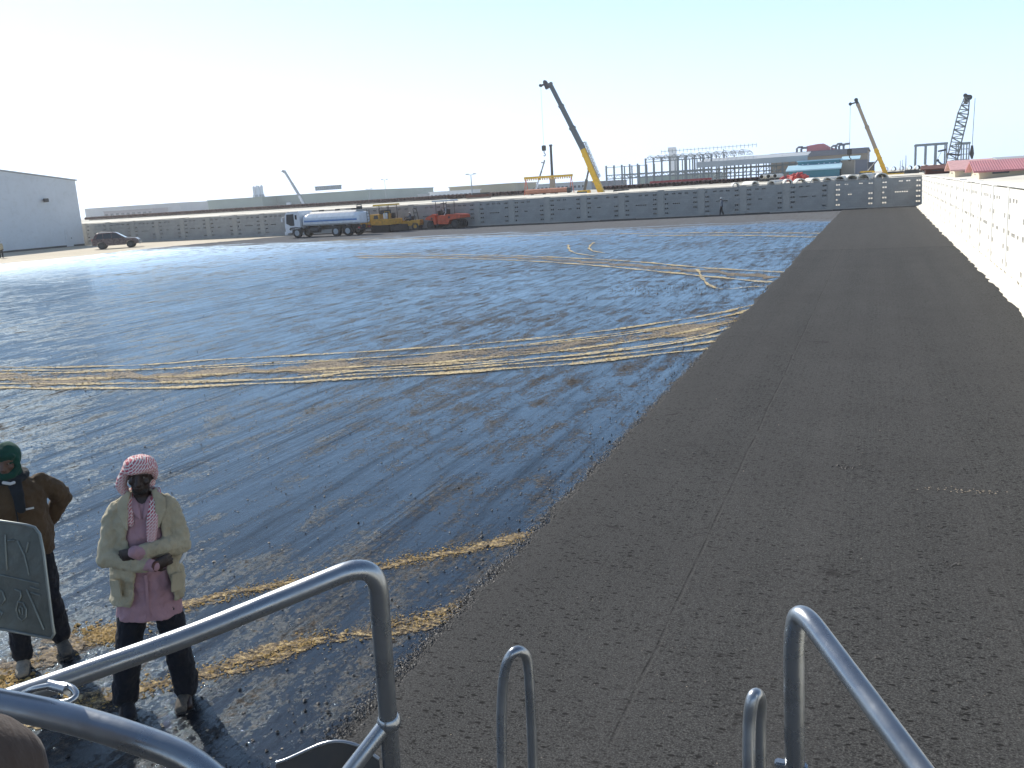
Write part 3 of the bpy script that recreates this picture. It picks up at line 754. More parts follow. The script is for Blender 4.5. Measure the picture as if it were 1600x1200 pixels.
far_hall('office_building', 'beige flat roofed building behind the far wall, left of the brown pile', 703, 806, 309, 293.5, 250, 18, M['beige'], wins=0)
t = far_hall('white_cabin', 'white prefabricated cabin row with small windows beside the beige building', 672, 738, 311, 301.5, 240, 6, M['white'], wins=10)
far_hall('white_cabin', 'short plain white cabin left of the windowed cabin row', 654, 671, 312, 304.5, 250, 6, M['palegrey'])
far_hall('factory_hall', 'low grey hall seen between the big crane and the brown pile', 826, 915, 302, 290, 300, 14, M['palegrey'], wins=14)
far_hall('factory_hall', 'low dark grey hall behind the steel frame', 1000, 1110, 293, 279, 330, 40, M['palegreen'], slope=0)
far_hall('factory_hall', 'small grey hall right beside the foot of the big yellow crane', 925, 962, 298, 285, 280, 14, M['greywall'])

# long grey roof on columns in front of the brown building
BB = far_hall('factory_building', 'big brown and grey factory building with a red roof', 1205, 1355, 282, 243, 230, 40, M['brownwall'], M['greywall'])
def sub_on(root, xl, xr, yt, yb, Y, dep, m, name):
    a = atY(xl, yb, Y); b = atY(xr, yb, Y); z1 = atY(xl, yt, Y).z; z0 = max(FZ - .3, a.z); q = root.location
    mb = MB(); mb.box((a.x - q.x, Y - q.y, z0), (b.x - q.x, Y - q.y + dep, z1), .02); return mb.build(name, m, root)
sub_on(BB, 1323, 1355, 251, 283, 229.7, .3, M['greywall'], 'loading_door')
sub_on(BB, 1205, 1355, 241.5, 249, 229.6, .4, M['greywall'], 'parapet')
a = atY(1240, 236, 236); b = atY(1312, 236, 236); q = BB.location; zt = atY(1275, 225, 236).z; zb = atY(1240, 239, 236).z
mb = MB(); mb.prism([(a.x - q.x + 3, zb), (b.x - q.x, zb), (b.x - q.x - 2.6, zt - .8), (b.x - q.x - 3.6, zt), (a.x - q.x + 5.6, zt), (a.x - q.x + 3, zb + 1.4)], 'y', 6, 26)
mb.build('red_roof', M['redbright'], BB, fix=True)
for px_, s_ in ((1245, 1.0), (1252, .8), (1306, 1.1), (1311, .9), (1318, 1.0), (1299, .8)):
    p = atY(px_, 236, 234); mb = MB(); mb.tube([(p.x - q.x, 4, zb - 2.5), (p.x - q.x, 4, zb + .9 * s_), (p.x - q.x + .4, 4, zb + 1.2 * s_), (p.x - q.x + 1.4, 4, zb + 1.2 * s_)], .26, seg=10); mb.build('duct', M['greywall'], BB)
far_hall('substation', 'small dark grey block right of the brown factory building', 1356, 1366, 275, 255, 240, 8, M['greywall'])
# teal building
t = far_hall('teal_building', 'teal two level building with a pale blue roof and white window strips', 1247, 1312, 276, 253.5, 195, 10, M['teal'], M['paleblue'])
q = t.location
a = atY(1233, 270, 190); b = atY(1311, 270, 190); z1 = atY(1233, 266.5, 190).z
mb = MB(); mb.box((a.x - q.x, -5, FZ - .3), (b.x - q.x, .0, z1)); mb.build('lower_wall', M['teal'], t)
mb = MB(); mb.prism([(-5.6, z1 - .25), (.0, z1 + .75), (.0, z1 + .95), (-5.6, z1 - .02)], 'x', a.x - q.x - .6, b.x - q.x + .4); mb.build('canopy', M['paleblue'], t, fix=True)
zt = atY(1247, 257, 195).z; zb_ = atY(1247, 262, 195).z
for i in range(9):
    if i in (3,): continue
    x = -h1.location.x * 0 + (-4.1 + i * 1.02); mb = MB(); mb.box((x - .14, -.06, zb_ - .3), (x + .14, .05, zt)); mb.build('window_strip', M['white'], t)
mb = MB(); mb.box((b.x - q.x + .2, -.2, FZ - .3), (b.x - q.x + 2.6, 8, zt + .2)); mb.build('stair_tower', M['brownwall'], t)
mb = MB(); mb.prism([(-.6, zt + .25), (8.4, zt + .9), (8.4, zt + 1.1), (-.6, zt + .4)], 'x', b.x - q.x + .1, b.x - q.x + 3.6); mb.build('tower_roof', M['paleblue'], t, fix=True)

# tall white tower far behind the steel frame
p = atY(1052, 280, 420); zt = atY(1052, 231, 420).z
t = thing('white_tower', 'tall pale square tower rising behind the steel frame', 'tower', (p.x, 420, FZ))
mb = MB(); mb.box((-1.5, -1.5, 0), (1.5, 1.5, zt - FZ), .1); mb.build('shaft', M['white'], t)
mb = MB(); mb.box((-1.9, -1.7, zt - FZ - 1.2), (1.3, 1.7, zt - FZ + .3), .1); mb.build('head', M['white'], t)

# ------------------------------------------------------------------ steel frame under construction
def steel_frame():
    Y = 205; x0 = atY(948, 285, Y).x; x1 = atY(1112, 280, Y).x
    t = thing('steel_building', 'unfinished grey steel frame building with open columns and trusses', 'steel frame', (x0, Y, FZ - .2))
    zt = atY(948, 259, Y).z - FZ + .2; zm = zt * .46
    W_ = x1 - x0; n = 13; dx = W_ / n
    def col(x, y, z, r=.16):
        mb = MB(); mb.box((x - r, y - r * 1.2, 0), (x + r, y - r * .8, z)); mb.box((x - r, y + r * .8, 0), (x + r, y + r * 1.2, z)); mb.box((x - r * .3, y - r * .8, 0), (x + r * .3, y + r * .8, z)); mb.build('column', M['steel'], t)
    zz = lambda i: zt + (1.0 if i >= 5 else 0)
    for i in range(n + 1): col(i * dx, 0, zz(i))
    for i in range(n + 1): col(i * dx + .6, 14, zz(i), .13)
    for i in range(5, n + 1): col(i * dx + .9, 28, zz(i), .13)
    for y in (0, 14, 28):
        mb = MB()
        xa = 0 if y < 20 else 5 * dx
        for z in (zm, zm + .8): mb.box((xa, y - .09, z - .1), (W_, y + .09, z + .1))
        k = xa; up = True
        while k < W_ - .9: mb.tube([(k, y, zm if up else zm + .8), (k + .9, y, zm + .8 if up else zm)], .05, seg=4); k += .9; up = not up
        mb.build('crane_beam', M['steel'], t)
    mb = MB()
    mb.box((0, -.05, zt - .5), (5 * dx, .05, zt - .38)); mb.box((5 * dx, -.08, zz(9) - .9), (W_, .08, zz(9) - .74)); mb.build('top_rail', M['steel'], t)
    # row of small gabled trusses
    for i in range(5, n + 4):
        xa = i * dx + .15; xb = (i + 1) * dx - .15; z = zz(9) - .35; h = .85; xm = (xa + xb) / 2; mb = MB()
        for y in (0, 14):
            for a, b in (((xa, z), (xa + .3, z + .5)), ((xa + .3, z + .5), (xm, z + h)), ((xm, z + h), (xb - .3, z + .5)), ((xb - .3, z + .5), (xb, z)), ((xa, z), (xb, z)), ((xa + .3, z + .5), (xm, z)), ((xm, z), (xb - .3, z + .5))):
                mb.tube([(a[0], y, a[1]), (b[0], y, b[1])], .05, seg=4)
        for xx, zq in ((xa + .3, z + .5), (xm, z + h), (xb - .3, z + .5)): mb.tube([(xx, 0, zq), (xx, 14, zq)], .05, seg=4)
        mb.build('roof_truss', M['steel'], t)
    # scaffold handrail on the ridge
    mb = MB(); z = zz(9) + 1.15
    for k in range(0, 26):
        xx = 5.3 * dx + k * dx * .48; mb.tube([(xx, 14, z), (xx, 14, z + .9)], .05, seg=4)
    mb.tube([(5.3 * dx, 14, z + .55), (5.3 * dx + 25 * dx * .48, 14, z + .55)], .05, seg=4); mb.build('guard_rail', M['steel'], t)
    # dense lower bays to the right
    for i in range(20):
        x = W_ + (i + 1) * dx * .5; col(x, 3 + (i % 3) * 6, zt * (.95 if i % 2 else .85), .11)
        if i % 2 == 0: col(x + .7, 24, zt * .8, .12)
    mb = MB()
    for z, y in ((zm * .6, 3), (zm * 1.25, 9), (zm * .9, 15), (zt * .76, 3), (zt * .62, 15), (zm * .3, 9)): mb.box((W_, y - .1, z - .12), (W_ + 10.6 * dx * .82 + 2, y + .1, z + .12))
    for i in range(10):
        x = W_ + i * dx * .82; mb.tube([(x, 3, zm * .6), (x + dx * .8, 3, zm * 1.25)], .06, seg=4)
    mb.build('floor_beam', M['steel'], t)
    # sheeted roof band on the right
    a = atY(1088, 255, Y - 1).x - x0; b = atY(1262, 242, Y - 1).x - x0; z = atY(1200, 248, Y - 1).z - FZ + .2
    mb = MB(); mb.prism([(-1, z), (9, z + .9), (9, z + 1.1), (-1, z + .2), ], 'x', a, b); mb.box((a, -1.1, z - .95), (b, -1.0, z + .2)); mb.build('roof_sheet', M['palegrey'], t, fix=True)
steel_frame()

# ------------------------------------------------------------------ pipes
def ring_pipe(r, th, L, m, axis='y', seg=18, inner=None):
    mb = MB(); V = []
    for y, rr in ((0, r), (L, r), (L, r - th), (0, r - th)):
        for k in range(seg): a = 2 * math.pi * k / seg; V.append((rr * math.cos(a), y, rr * math.sin(a) + r) if axis == 'y' else (y, rr * math.cos(a), rr * math.sin(a) + r))
    F = []
    for j in range(4):
        for k in range(seg): F.append((j * seg + k, ((j + 1) % 4) * seg + k, ((j + 1) % 4) * seg + (k + 1) % seg, j * seg + (k + 1) % seg))
    mb.add(V, F, False)
    return mb
pm = None; random.seed(4)
def pipe_row(label, group, xl, xr, ybase, Y, r, pitch, L, m, zb, name='steel_pipe'):
    a = atY(xl, ybase, Y).x; b = atY(xr, ybase, Y).x; src = None; x = a
    while x < b:
        if src is None: o = ring_pipe(r, r * .12, L, m, seg=14).build(name, m); src = o
        else: o = src.copy(); C.objects.link(o)
        o.location = (x, Y + random.uniform(-.4, .4), zb + random.uniform(-.02, .03)); o.rotation_euler = (0, 0, random.uniform(-.01, .01))
        tag(o, label, 'pipe', group); x += pitch
pipe_row('rusty brown steel pipe in the long row behind the left wall', 'rusty pipes in the long left row', 134, 700, 340, 190, .36, .80, 11, M['rust'], FZ + .25)
pipe_row('rusty pipe in the row between orange roller and orange pipe', 'rusty pipes in the middle row', 702, 822, 310, 170, .36, .80, 11, M['rust'], FZ + .2)
pipe_row('rusty brown steel pipe lying end on in front of the steel frame', 'rusty pipes before the steel frame', 944, 1228, 295, 160, .34, .78, 11, M['rust'], FZ + .1)
pipe_row('white coated pipe with black end in the row by the second crane', 'white coated pipes with black ends', 1384, 1482, 268, 150, .36, 1.1, 9, M['cpipe'], FZ + .35, 'coated_pipe')
pipe_row('white coated pipe with black end beside the red heap', 'coated pipes beside the red heap', 1190, 1216, 285, 140, .30, .95, 9, M['cpipe'], FZ + .45, 'coated_pipe')
# timber bearers under the long rows
for xl, xr, yb, Y, lab, hh in ((134, 700, 340, 190, 'long timber bearers under the left row of rusty pipes', .25), (944, 1228, 295, 160, 'timber bearers under the rusty pipes before the steel frame', .1), (1384, 1482, 268, 150, 'timber bearers under the thin row of white coated pipes', .35), (702, 822, 310, 170, 'timber bearers under the middle row of rusty pipes', .2), (1190, 1216, 285, 140, 'timber bearers under coated pipes beside the red heap', .45)):
    a = atY(xl, yb, Y).x; b = atY(xr, yb, Y).x; t = thing('pipe_bearer', lab, 'timber', ((a + b) / 2, Y, FZ - .2)); h = (b - a) / 2
    for y in (1.5, 7): mb = MB(); mb.box((-h - .5, y, 0), (h + .5, y + .3, .2 + hh - .03)); mb.build('beam', M['dark'], t)
# big white concrete pipes just behind the wall
random.seed(14); src = None
big = [(1150, .36, 97), (1180, .40, 97.5), (1205, .44, 97), (1232, .42, 96), (1252, .50, 97.4), (1274, .52, 96.2), (1293, .50, 97.2), (1312, .56, 96.1), (1332, .62, 97), (1349, .66, 96), (1363, .66, 97.4), (1378, .66, 96.4)]
wh = ['first small', 'second small', 'third small', 'fourth small', 'short pale', 'low pale', 'half sunk', 'middling', 'wide', 'tall', 'dark mouthed', 'last tall']
for i, (px_, r_, Y_) in enumerate(big):
    o = ring_pipe(r_, .10, 3.2, M['cpipe'], seg=24).build('concrete_pipe', M['cpipe'])
    x = atY(px_, 275, Y_).x; o.location = (x, Y_, 3.06 - 2 * r_ + (.10 if i > 7 else .0) + random.uniform(-.03, .05)); o.rotation_euler = (0, 0, random.uniform(-.5, .5))
    tag(o, 'white concrete pipe peeping over the wall near the second crane', 'pipe', 'white concrete pipes behind the wall')
# orange pipe
a = atY(822, 303, 150); b = atY(893, 299, 150)
t = thing('orange_pipe', 'thick orange pipe lying along the top of the far wall', 'pipe', (a.x, 150, FZ + .15))
o = ring_pipe(.42, .05, b.x - a.x - .7, M['opipe'], axis='x', seg=20).build('barrel', M['opipe'], t)
mb = MB(); mb.cyl((b.x - a.x - .35, 0, .42), 'x', .46, .7, 20); mb.build('end_cap', M['dark'], t)
for k in range(4): mb = MB(); mb.box((1 + k * 2.2, -.4, -.35), (1.3 + k * 2.2, .4, .02)); mb.build('support', M['dark'], t)
# yellow gantry over it
g0 = atY(820, 300, 152); g1 = atY(896, 297, 152); zt = atY(820, 277, 152).z
t = thing('lifting_beam', 'yellow toothed beam held on thin posts above the orange pipe', 'beam', (g0.x, 152, FZ - .1)); Lg = g1.x - g0.x
mb = MB(); mb.box((0, -.12, zt - FZ - .25), (Lg, .12, zt - FZ + .12), .02)
for k in range(22): mb.box((.1 + k * Lg / 22, -.1, zt - FZ - .55), (.1 + k * Lg / 22 + .18, .1, zt - FZ - .24))
mb.build('beam', M['cyellow'], t)
for k in (.3, Lg - .3):
    for s in (-1, 1): mb = MB(); mb.tube([(k + s * .25, s * .5, 0), (k, 0, zt - FZ - .2)], .06, seg=6); mb.build('leg', M['orange'], t)
# brown pile
p = atY(864, 300, 160); zt = atY(863.5, 226, 160).z
t = thing('driven_pile', 'tall dark brown column standing alone left of the big crane', 'column', (p.x, 160, FZ - .2))
mb = MB(); mb.cyl((0, 0, (zt - FZ) / 2), 'z', .26, zt - FZ, 12, .22); mb.build('shaft', M['dark'], t)
mb = MB(); mb.box((-.42, -.4, 0), (.42, .4, 3.0), .03); mb.build('base', M['brownwall'], t)
mb = MB(); mb.cyl((0, 0, zt - FZ + .1), 'z', .32, .3, 12); mb.build('cap', M['dark'], t)
# rusty steel pallet
p = atY(748, 309, 140); t = thing('steel_skid', 'low rusty brown steel skid on the wall top behind the roller', 'skid', (p.x, 140, FZ - .05))
mb = MB(); mb.box((-2.1, -.5, .3), (2.1, .5, .75), .03); mb.build('deck', M['rust'], t)
mb = MB(); mb.box((-2.0, -.5, .0), (2.0, .5, .3)); mb.build('frame', M['brownwall'], t)
mb = MB(); mb.box((-1.0, -.4, .76), (1.9, .4, 1.0), .03); mb.build('load', M['dark'], t)

# red plastic barriers and heap
random.seed(31); src = None
x0 = atY(1020, 290, 172).x; x1 = atY(1112, 284, 172).x; n = 22
for i in range(n):
    if src is None:
        mb = MB(); mb.prism([(-.28, 0), (.28, 0), (.2, .35), (.1, .9), (-.1, .9), (-.2, .35)], 'x', -.48, .48); o = src = mb.build('road_barrier', M['red'], fix=True)
    else: o = src.copy(); C.objects.link(o)
    o.location = (x0 + (x1 - x0) * i / n, 172 + random.uniform(-.3, .3), FZ + .25); o.rotation_euler = (0, 0, random.uniform(-.1, .1))
    tag(o, 'red plastic road barrier in the line before the steel frame', 'barrier', 'red barriers before the steel frame')
src = None
for i in range(26):
    p = atY(1246 + random.gauss(0, 9), 275, 113)
    if src is None:
        mb = MB(); mb.prism([(-.26, 0), (.26, 0), (.2, .3), (.1, .7), (-.1, .7), (-.2, .3)], 'x', -.5, .5); o = src = mb.build('road_barrier', M['red'], fix=True)
    else: o = src.copy(); C.objects.link(o)
    d = abs(p.x - atY(1246, 275, 113).x); o.location = (p.x, 112.5 + random.uniform(-.4, .4), FZ - .15 + max(0, .45 - d * .4) * random.random()); o.rotation_euler = (random.uniform(-.6, .6), random.uniform(-.6, .6), random.uniform(0, 3))
    tag(o, 'red plastic barrier tossed on the red heap below the teal building', 'barrier', 'red barriers in the heap')

# ------------------------------------------------------------------ poles and masts
def lamp_pole(px_, ytop, Y, label, r=.09, heads=2, name='lamp_post'):
    p = atY(px_, 300, Y); z = atY(px_, ytop, Y).z
    t = thing(name, label, 'lamp post' if heads else 'pole', (p.x, Y, FZ - .2)); h = z - FZ + .2
    mb = MB(); mb.tube([(0, 0, 0), (0, 0, h)], [r * 1.3, r * .7], seg=8); mb.build('pole', M['palegrey'], t)
    if heads:
        for s in (-1, 1): mb = MB(); mb.tube([(0, 0, h - .05), (s * .7, 0, h + .1)], .05, seg=6); mb.box((s * .5, -.15, h + .05), (s * 1.1, .15, h + .25)); mb.build('lamp_head', M['palegrey'], t)
lamp_pole(577, 296, 230, 'short grey lamp post behind the yellow paver, left one of the pair')
lamp_pole(602.5, 281, 230, 'taller grey lamp post behind the yellow paver, right one of the pair')
lamp_pole(737.5, 273, 170, 'white lamp post in front of the beige building', .12)
lamp_pole(1405.5, 251, 200, 'short thin pole left of the bare rectangular frame', .07, 0, 'pole')
lamp_pole(1414, 243, 200, 'thin pole standing just left of the bare rectangular frame', .09, 0, 'pole')
lamp_pole(1409, 250, 215, 'shorter of the two close thin poles by the second crane', .07, 0, 'pole')
p = atY(1131, 258, 212)
lamp_pole(1131, 232, 212, 'dark leaning mast sticking up from the steel frame', .12, 0, 'mast')

def open_frame(xl, xr, yt, Y, label, nb, extra=0, rz=0.12):
    a = atY(xl, 262, Y); b = atY(xr, 262, Y); z = atY(xl, yt, Y).z - FZ + .2
    t = thing('portal_frame', label, 'steel frame', (a.x, Y, FZ - .2)); W_ = b.x - a.x
    for i in range(nb + 1):
        for y in (0, 5): mb = MB(); mb.box((i * W_ / nb - rz, y - rz, 0), (i * W_ / nb + rz, y + rz, z)); mb.build('post', M['steel'], t)
    for y in (0, 5): mb = MB(); mb.box((-.2, y - .12, z + .002), (W_ + .2, y + .12, z + .35)); mb.build('beam', M['steel'], t)
    for k in range(extra):
        zz = z * (k + 1) / (extra + 1); mb = MB(); mb.box((0, -.06, zz), (W_, .06, zz + .12)); mb.build('cross_bar', M['steel'], t)
    return t
open_frame(1430.5, 1478, 228.5, 190, 'bare rectangular steel frame left of the lattice crane', 3)
open_frame(1496, 1513, 226, 185, 'narrow braced steel frame right of the lattice crane', 2, 4, .1)

# ------------------------------------------------------------------ cranes
def tapered(mb, A, B, w0, h0, w1, h1_, ny=Vector((0, 1, 0))):
    A = Vector(A); B = Vector(B); d = (B - A).normalized(); s = ny; u = d.cross(s).normalized(); V = []
    for P, w_, h_ in ((A, w0, h0), (B, w1, h1_)):
        for a, b in ((-1, -1), (1, -1), (1, 1), (-1, 1)): V.append(P + s * (a * w_ / 2) + u * (b * h_ / 2))
    mb.add(V, [(3, 2, 1, 0), (4, 5, 6, 7), (0, 1, 5, 4), (1, 2, 6, 5), (2, 3, 7, 6), (3, 0, 4, 7)])
def mobile_crane(name, label, Y, foot, joint, tip, wf, wt, mbase, mtip, hook=None, nsec=3, jib=True, side=1):
    F = atY(*foot, Y); J = atY(*joint, Y); T = atY(*tip, Y)
    t = thing(name, label, 'crane', (F.x, Y, FZ - .15 if Y > 150 else .2)); o = t.location
    f = Vector((0, 0, F.z - o.z)); j = J - o; e = T - o; f.y = j.y = e.y = 0
    d = (e - f).normalized(); u = Vector((-d.z, 0, d.x))
    mb = MB(); tapered(mb, f - d * 1.2, j, wf, wf * 1.05, wf * .95, wf * .95); mb.build('boom_base', mbase, t, .03, fix=True)
    mb = MB()
    for q in (.25, .55, .85): p = f.lerp(j, q); tapered(mb, p, p + d * .18, wf * 1.12, wf * 1.15, wf * 1.12, wf * 1.15)
    mb.build('boom_collar', mbase, t, fix=True)
    L = (e - j).length
    for k in range(nsec):
        a = j + d * (L * k / nsec); b = j + d * (L * (k + 1) / nsec); s0 = wf * .88 * (1 - .14 * k) if nsec > 1 else wf * .8; s0 = max(s0, wt)
        mb = MB(); tapered(mb, a - d * .4, b, s0, s0, s0, s0); tapered(mb, b - d * .3, b, s0 * 1.2, s0 * 1.2, s0 * 1.2, s0 * 1.2); mb.build('boom_section', mtip, t, fix=True)
    # head with sheaves
    mb = MB(); tapered(mb, e - d * .5, e + d * .6, wt * 1.2, wt * 1.3, wt, wt * .9)
    hd = e + d * .3 + Vector((-.75, 0, -.25)); mb.tube([e + d * .2, hd], wt * .28, seg=6); mb.cyl(hd, 'y', .2, wt, 14); mb.cyl(e + d * .5, 'y', .24, wt * .8, 14)
    mb.build('boom_head', M['dark'], t, fix=True)
    # luffing cylinder
    mb = MB(); a = f + Vector((-2.3, 0, -.9)); b = f.lerp(j, .72) - u * wf * .55 if u.x < 0 else f.lerp(j, .72) + u * wf * .55
    a = f + Vector((-2.6, 0, -.6)); b = f.lerp(j, .62)
    mb.tube([a, a.lerp(b, .55)], wf * .28, seg=10); mb.tube([a.lerp(b, .55), b], wf * .17, seg=10); mb.build('luffing_cylinder', M['boomgrey'], t)
    if jib:
        mb = MB(); n_ = 9; off = u * (-wf * .7) if u.x < 0 else u * (wf * .7); off = Vector((abs(off.x), 0, abs(off.z)))
        a0 = f.lerp(j, .28) + off; a1 = j + d * .8 + off
        for y in (-.3, .3):
            for o2 in (Vector(), off * .45): mb.tube([a0 + Vector((0, y, 0)) + o2, a1 + Vector((0, y, 0)) + o2], .035, seg=4)
            for k in range(n_ * 2):
                p = a0.lerp(a1, k / (n_ * 2)); r_ = a0.lerp(a1, (k + 1) / (n_ * 2))
                mb.tube([p + Vector((0, y, 0)) + (off * .45 if k % 2 else Vector()), r_ + Vector((0, y, 0)) + (Vector() if k % 2 else off * .45)], .025, seg=4)
        mb.tube([a0, f.lerp(j, .28)], .08, seg=6); mb.tube([a1, j + d * .5], .08, seg=6)
        mb.build('folded_jib', M['steel'], t)
    # superstructure, cab, counterweight
    mb = MB(); mb.box((-1.6, -1.2, f.z - 1.3), (3.0, 1.2, f.z - .2), .08); mb.build('turntable_body', mbase, t)
    mb = MB(); mb.box((2.2, -1.3, f.z - 1.5), (3.9, 1.3, f.z + .1), .08); mb.build('counterweight', M['dark'], t)
    mb = MB(); mb.box((-3.0, -1.45, f.z - 1.4), (-1.2, -.55, f.z + .3), .08); cb = mb.build('operator_cab', mbase, t)
    mb = MB(); mb.box((-3.02, -1.47, f.z - .7), (-1.5, -1.0, f.z + .15), .03); mb.build('window', M['glass'], cb)
    mb = MB(); mb.box((-6.5, -1.3, .5), (5.5, 1.3, 1.25), .08); mb.build('carrier', mbase, t)
    mb = MB(); mb.box((-8.3, -1.25, .6), (-6.5, 1.25, 2.3), .12); cc = mb.build('driver_cab', mbase, t)
    for x in (-5.6, -4.1, .3, 1.8, 3.3, 4.6):
        for s in (-1, 1): mb = MB(); mb.cyl((x, s * 1.15, .62), 'y', .62, .42, 22); wh_ = mb.build('wheel', M['black'], t); mb = MB(); mb.cyl((x, s * 1.26, .62), 'y', .32, .3, 14); mb.build('rim', M['palegrey'], wh_)
    for x in (-6.2, 5.2):
        for s in (-1, 1): mb = MB(); mb.box((x - .2, s * 1.3, .6), (x + .2, s * 3.2, .85)); mb.box((x - .1, s * 3.0 - .1, .1), (x + .1, s * 3.0 + .1, .8)); mb.box((x - .35, s * 3.0 - .35, .0), (x + .35, s * 3.0 + .35, .1)); mb.build('outrigger', mbase, t)
    # hoist rope and hook block
    if hook:
        H = atY(hook[0], hook[1], Y) - o; H.y = 0; H.x = hd.x
        mb = MB(); mb.tube([hd, H], .02 if Y < 150 else .03, seg=4); mb.build('hoist_rope', M['dark'], t)
        mb = MB(); mb.box((H.x - .28, -.2, H.z - .75), (H.x + .28, .2, H.z), .05); mb.cyl((H.x, 0, H.z - .3), 'y', .26, .5, 14)
        mb.tube([(H.x, 0, H.z - .75), (H.x, 0, H.z - 1.05), (H.x + .2, 0, H.z - 1.25), (H.x + .1, 0, H.z - 1.5), (H.x - .12, 0, H.z - 1.42)], .07, seg=6); mb.build('hook_block', M['dark'], t)
    return t
mobile_crane('mobile_crane', 'big mobile crane with yellow lower boom and dark grey telescoped upper boom', 127, (938, 299), (911, 233), (854, 133), .78, .52, M['cyellow'], M['boomgrey'], (852, 227), 3)
mobile_crane('mobile_crane', 'orange yellow mobile crane beside the brown factory building', 127, (1383, 269), (1368, 232), (1340, 162), .52, .33, M['cyellow'], M['brownwall'], (1336, 232), 2, False)
mobile_crane('mobile_crane', 'distant white mobile crane rising behind the tanker truck', 330, (476, 322), (468, 306), (443, 268), 1.0, .55, M['white'], M['palegrey'], None, 2, False)
mobile_crane('mobile_crane', 'faint thin crane boom left of the tall brown column', 260, (836, 301), (842, 281), (850, 254), .4, .25, M['white'], M['boomgrey'], None, 2, False)

def lattice_crane():
    Y = 127; A = atY(1481, 263, Y); B = atY(1511, 152, Y)
    t = thing('lattice_crane', 'tall grey lattice boom crawler crane at the right of the skyline', 'crane', (A.x, Y, .2)); o = t.location
    a = A - o; b = B - o; a.y = b.y = 0; a.z = 1.7; L = (b - a).length; d = (b - a).normalized(); u = Vector((d.z, 0, -d.x)); s = Vector((0, 1, 0))
    wd = lambda q: .3 + .85 * min(1, q / .16) if q < .16 else (1.15 if q < .8 else 1.15 - (q - .8) / .2 * .6)
    P = lambda q, i, k: a + d * (L * q) + u * (i * wd(q) / 2) + s * (k * wd(q) / 2)
    n_ = 20; mb = MB()
    qs = [i / n_ for i in range(n_ + 1)]
    for i in (-1, 1):
        for k in (-1, 1): mb.tube([P(q, i, k) for q in qs], .05, seg=5)
    mb.build('boom_chord', M['boomgrey'], t)
    mb = MB()
    for m_ in range(n_):
        q0, q1 = qs[m_], qs[m_ + 1]; sg = 1 if m_ % 2 else -1
        for k in (-1, 1): mb.tube([P(q0, sg, k), P(q1, -sg, k)], .04, seg=4); mb.tube([P(q1, -1, k), P(q1, 1, k)], .035, seg=4)
        for i in (-1, 1): mb.tube([P(q0, i, sg), P(q1, i, -sg)], .04, seg=4)
    mb.build('boom_lacing', M['steel'], t)
    mb = MB()
    for q in (.30,): 
        c = a + d * L * q; mb.tube([c - u * .72 - s * .62, c + u * .72 - s * .62, c + u * .72 + s * .62, c - u * .72 + s * .62], .09, seg=6, closed=True)
    mb.build('boom_joint', M['dark'], t)
    mb = MB(); mb.tube([b - d * .8, b + d * .3], .24, seg=8); mb.cyl(b + u * .25, 'y', .32, .5, 16); mb.cyl(b - u * .25 + d * .2, 'y', .22, .4, 16); mb.build('boom_head', M['dark'], t)
    H = atY(1505.5, 232, Y) - o; hx = b + u * .9
    mb = MB(); mb.tube([hx, (hx.x - .1, 0, H.z)], .03, seg=4); mb.build('hoist_rope', M['dark'], t)
    mb = MB(); mb.tube([(hx.x - .1, 0, H.z + .3), (hx.x - .1, 0, H.z - .7), (hx.x - .05, 0, H.z - 1.3)], [.12, .26, .1], seg=8); mb.build('hook_block', M['dark'], t)
    mb = MB(); mb.tube([b, Vector((-3.2, 0, 5.2))], .03, seg=4) if 0 else mb.box((-3.5, -1.4, 1.1), (1.2, 1.4, 2.5), .1); mb.build('machine_house', M['steel'], t)
    mb = MB(); mb.box((-4.6, -1.5, 1.1), (-3.52, 1.5, 2.7), .1); mb.build('counterweight', M['dark'], t)
    mb = MB(); mb.box((.2, -2.0, 1.2), (1.6, -1.41, 3.0), .06); cb = mb.build('operator_cab', M['steel'], t)
    mb = MB(); mb.box((.5, -2.03, 2.0), (1.62, -1.6, 2.8)); mb.build('window', M['glass'], cb)
    for s_ in (-1, 1):
        mb = MB(); mb.prism([(-2.6, .3), (-2.2, 0), (2.2, 0), (2.6, .3), (2.6, .7), (2.2, 1.0), (-2.2, 1.0), (-2.6, .7)], 'y', s_ * 1.3, s_ * 2.1); mb.build('track', M['black'], t, fix=True)
    mb = MB()
    for k in (-1, 1): mb.tube([(-2.6, k * .7, 2.4), (-3.0, k * .5, 3.0), (-.4, k * .5, 2.4)], .08, seg=5)
    mb.build('gantry', M['steel'], t)
lattice_crane()
# small knuckle loader near the lattice crane
p = atY(1474, 263, 150); t = thing('knuckle_loader', 'small blue grey loader arm bent up left of the lattice crane', 'loader', (p.x, 150, FZ - .1))
A = Vector((0, 0, .8)); B = atY(1466, 252, 150) - t.location; B.y = 0; D = atY(1464.5, 249, 150) - t.location; D.y = 0
mb = MB(); mb.box((-.9, -.8, .35), (1.6, .8, 1.0), .05); mb.build('body', M['sky_blue'], t)
for x in (-.5, 1.1):
    for s_ in (-1, 1): mb = MB(); mb.cyl((x, s_ * .8, .4), 'y', .4, .3, 16); mb.build('wheel', M['black'], t)
mb = MB(); mb.tube([A, B], [.16, .12], seg=8); mb.build('arm', M['boomgrey'], t)
mb = MB(); mb.tube([B, D], [.2, .15], seg=8); mb.build('elbow', M['dark'], t)
G_ = atY(1471.5, 235.5, 150) - t.location; G_.y = 0
mb = MB(); mb.tube([D, G_], .035, seg=5); mb.build('stay', M['palegrey'], t)
mb = MB(); tapered(mb, G_ + Vector((-.5, 0, -.05)), G_ + Vector((.55, 0, .1)), .3, .22, .3, .28); mb.build('head', M['dark'], t, fix=True)

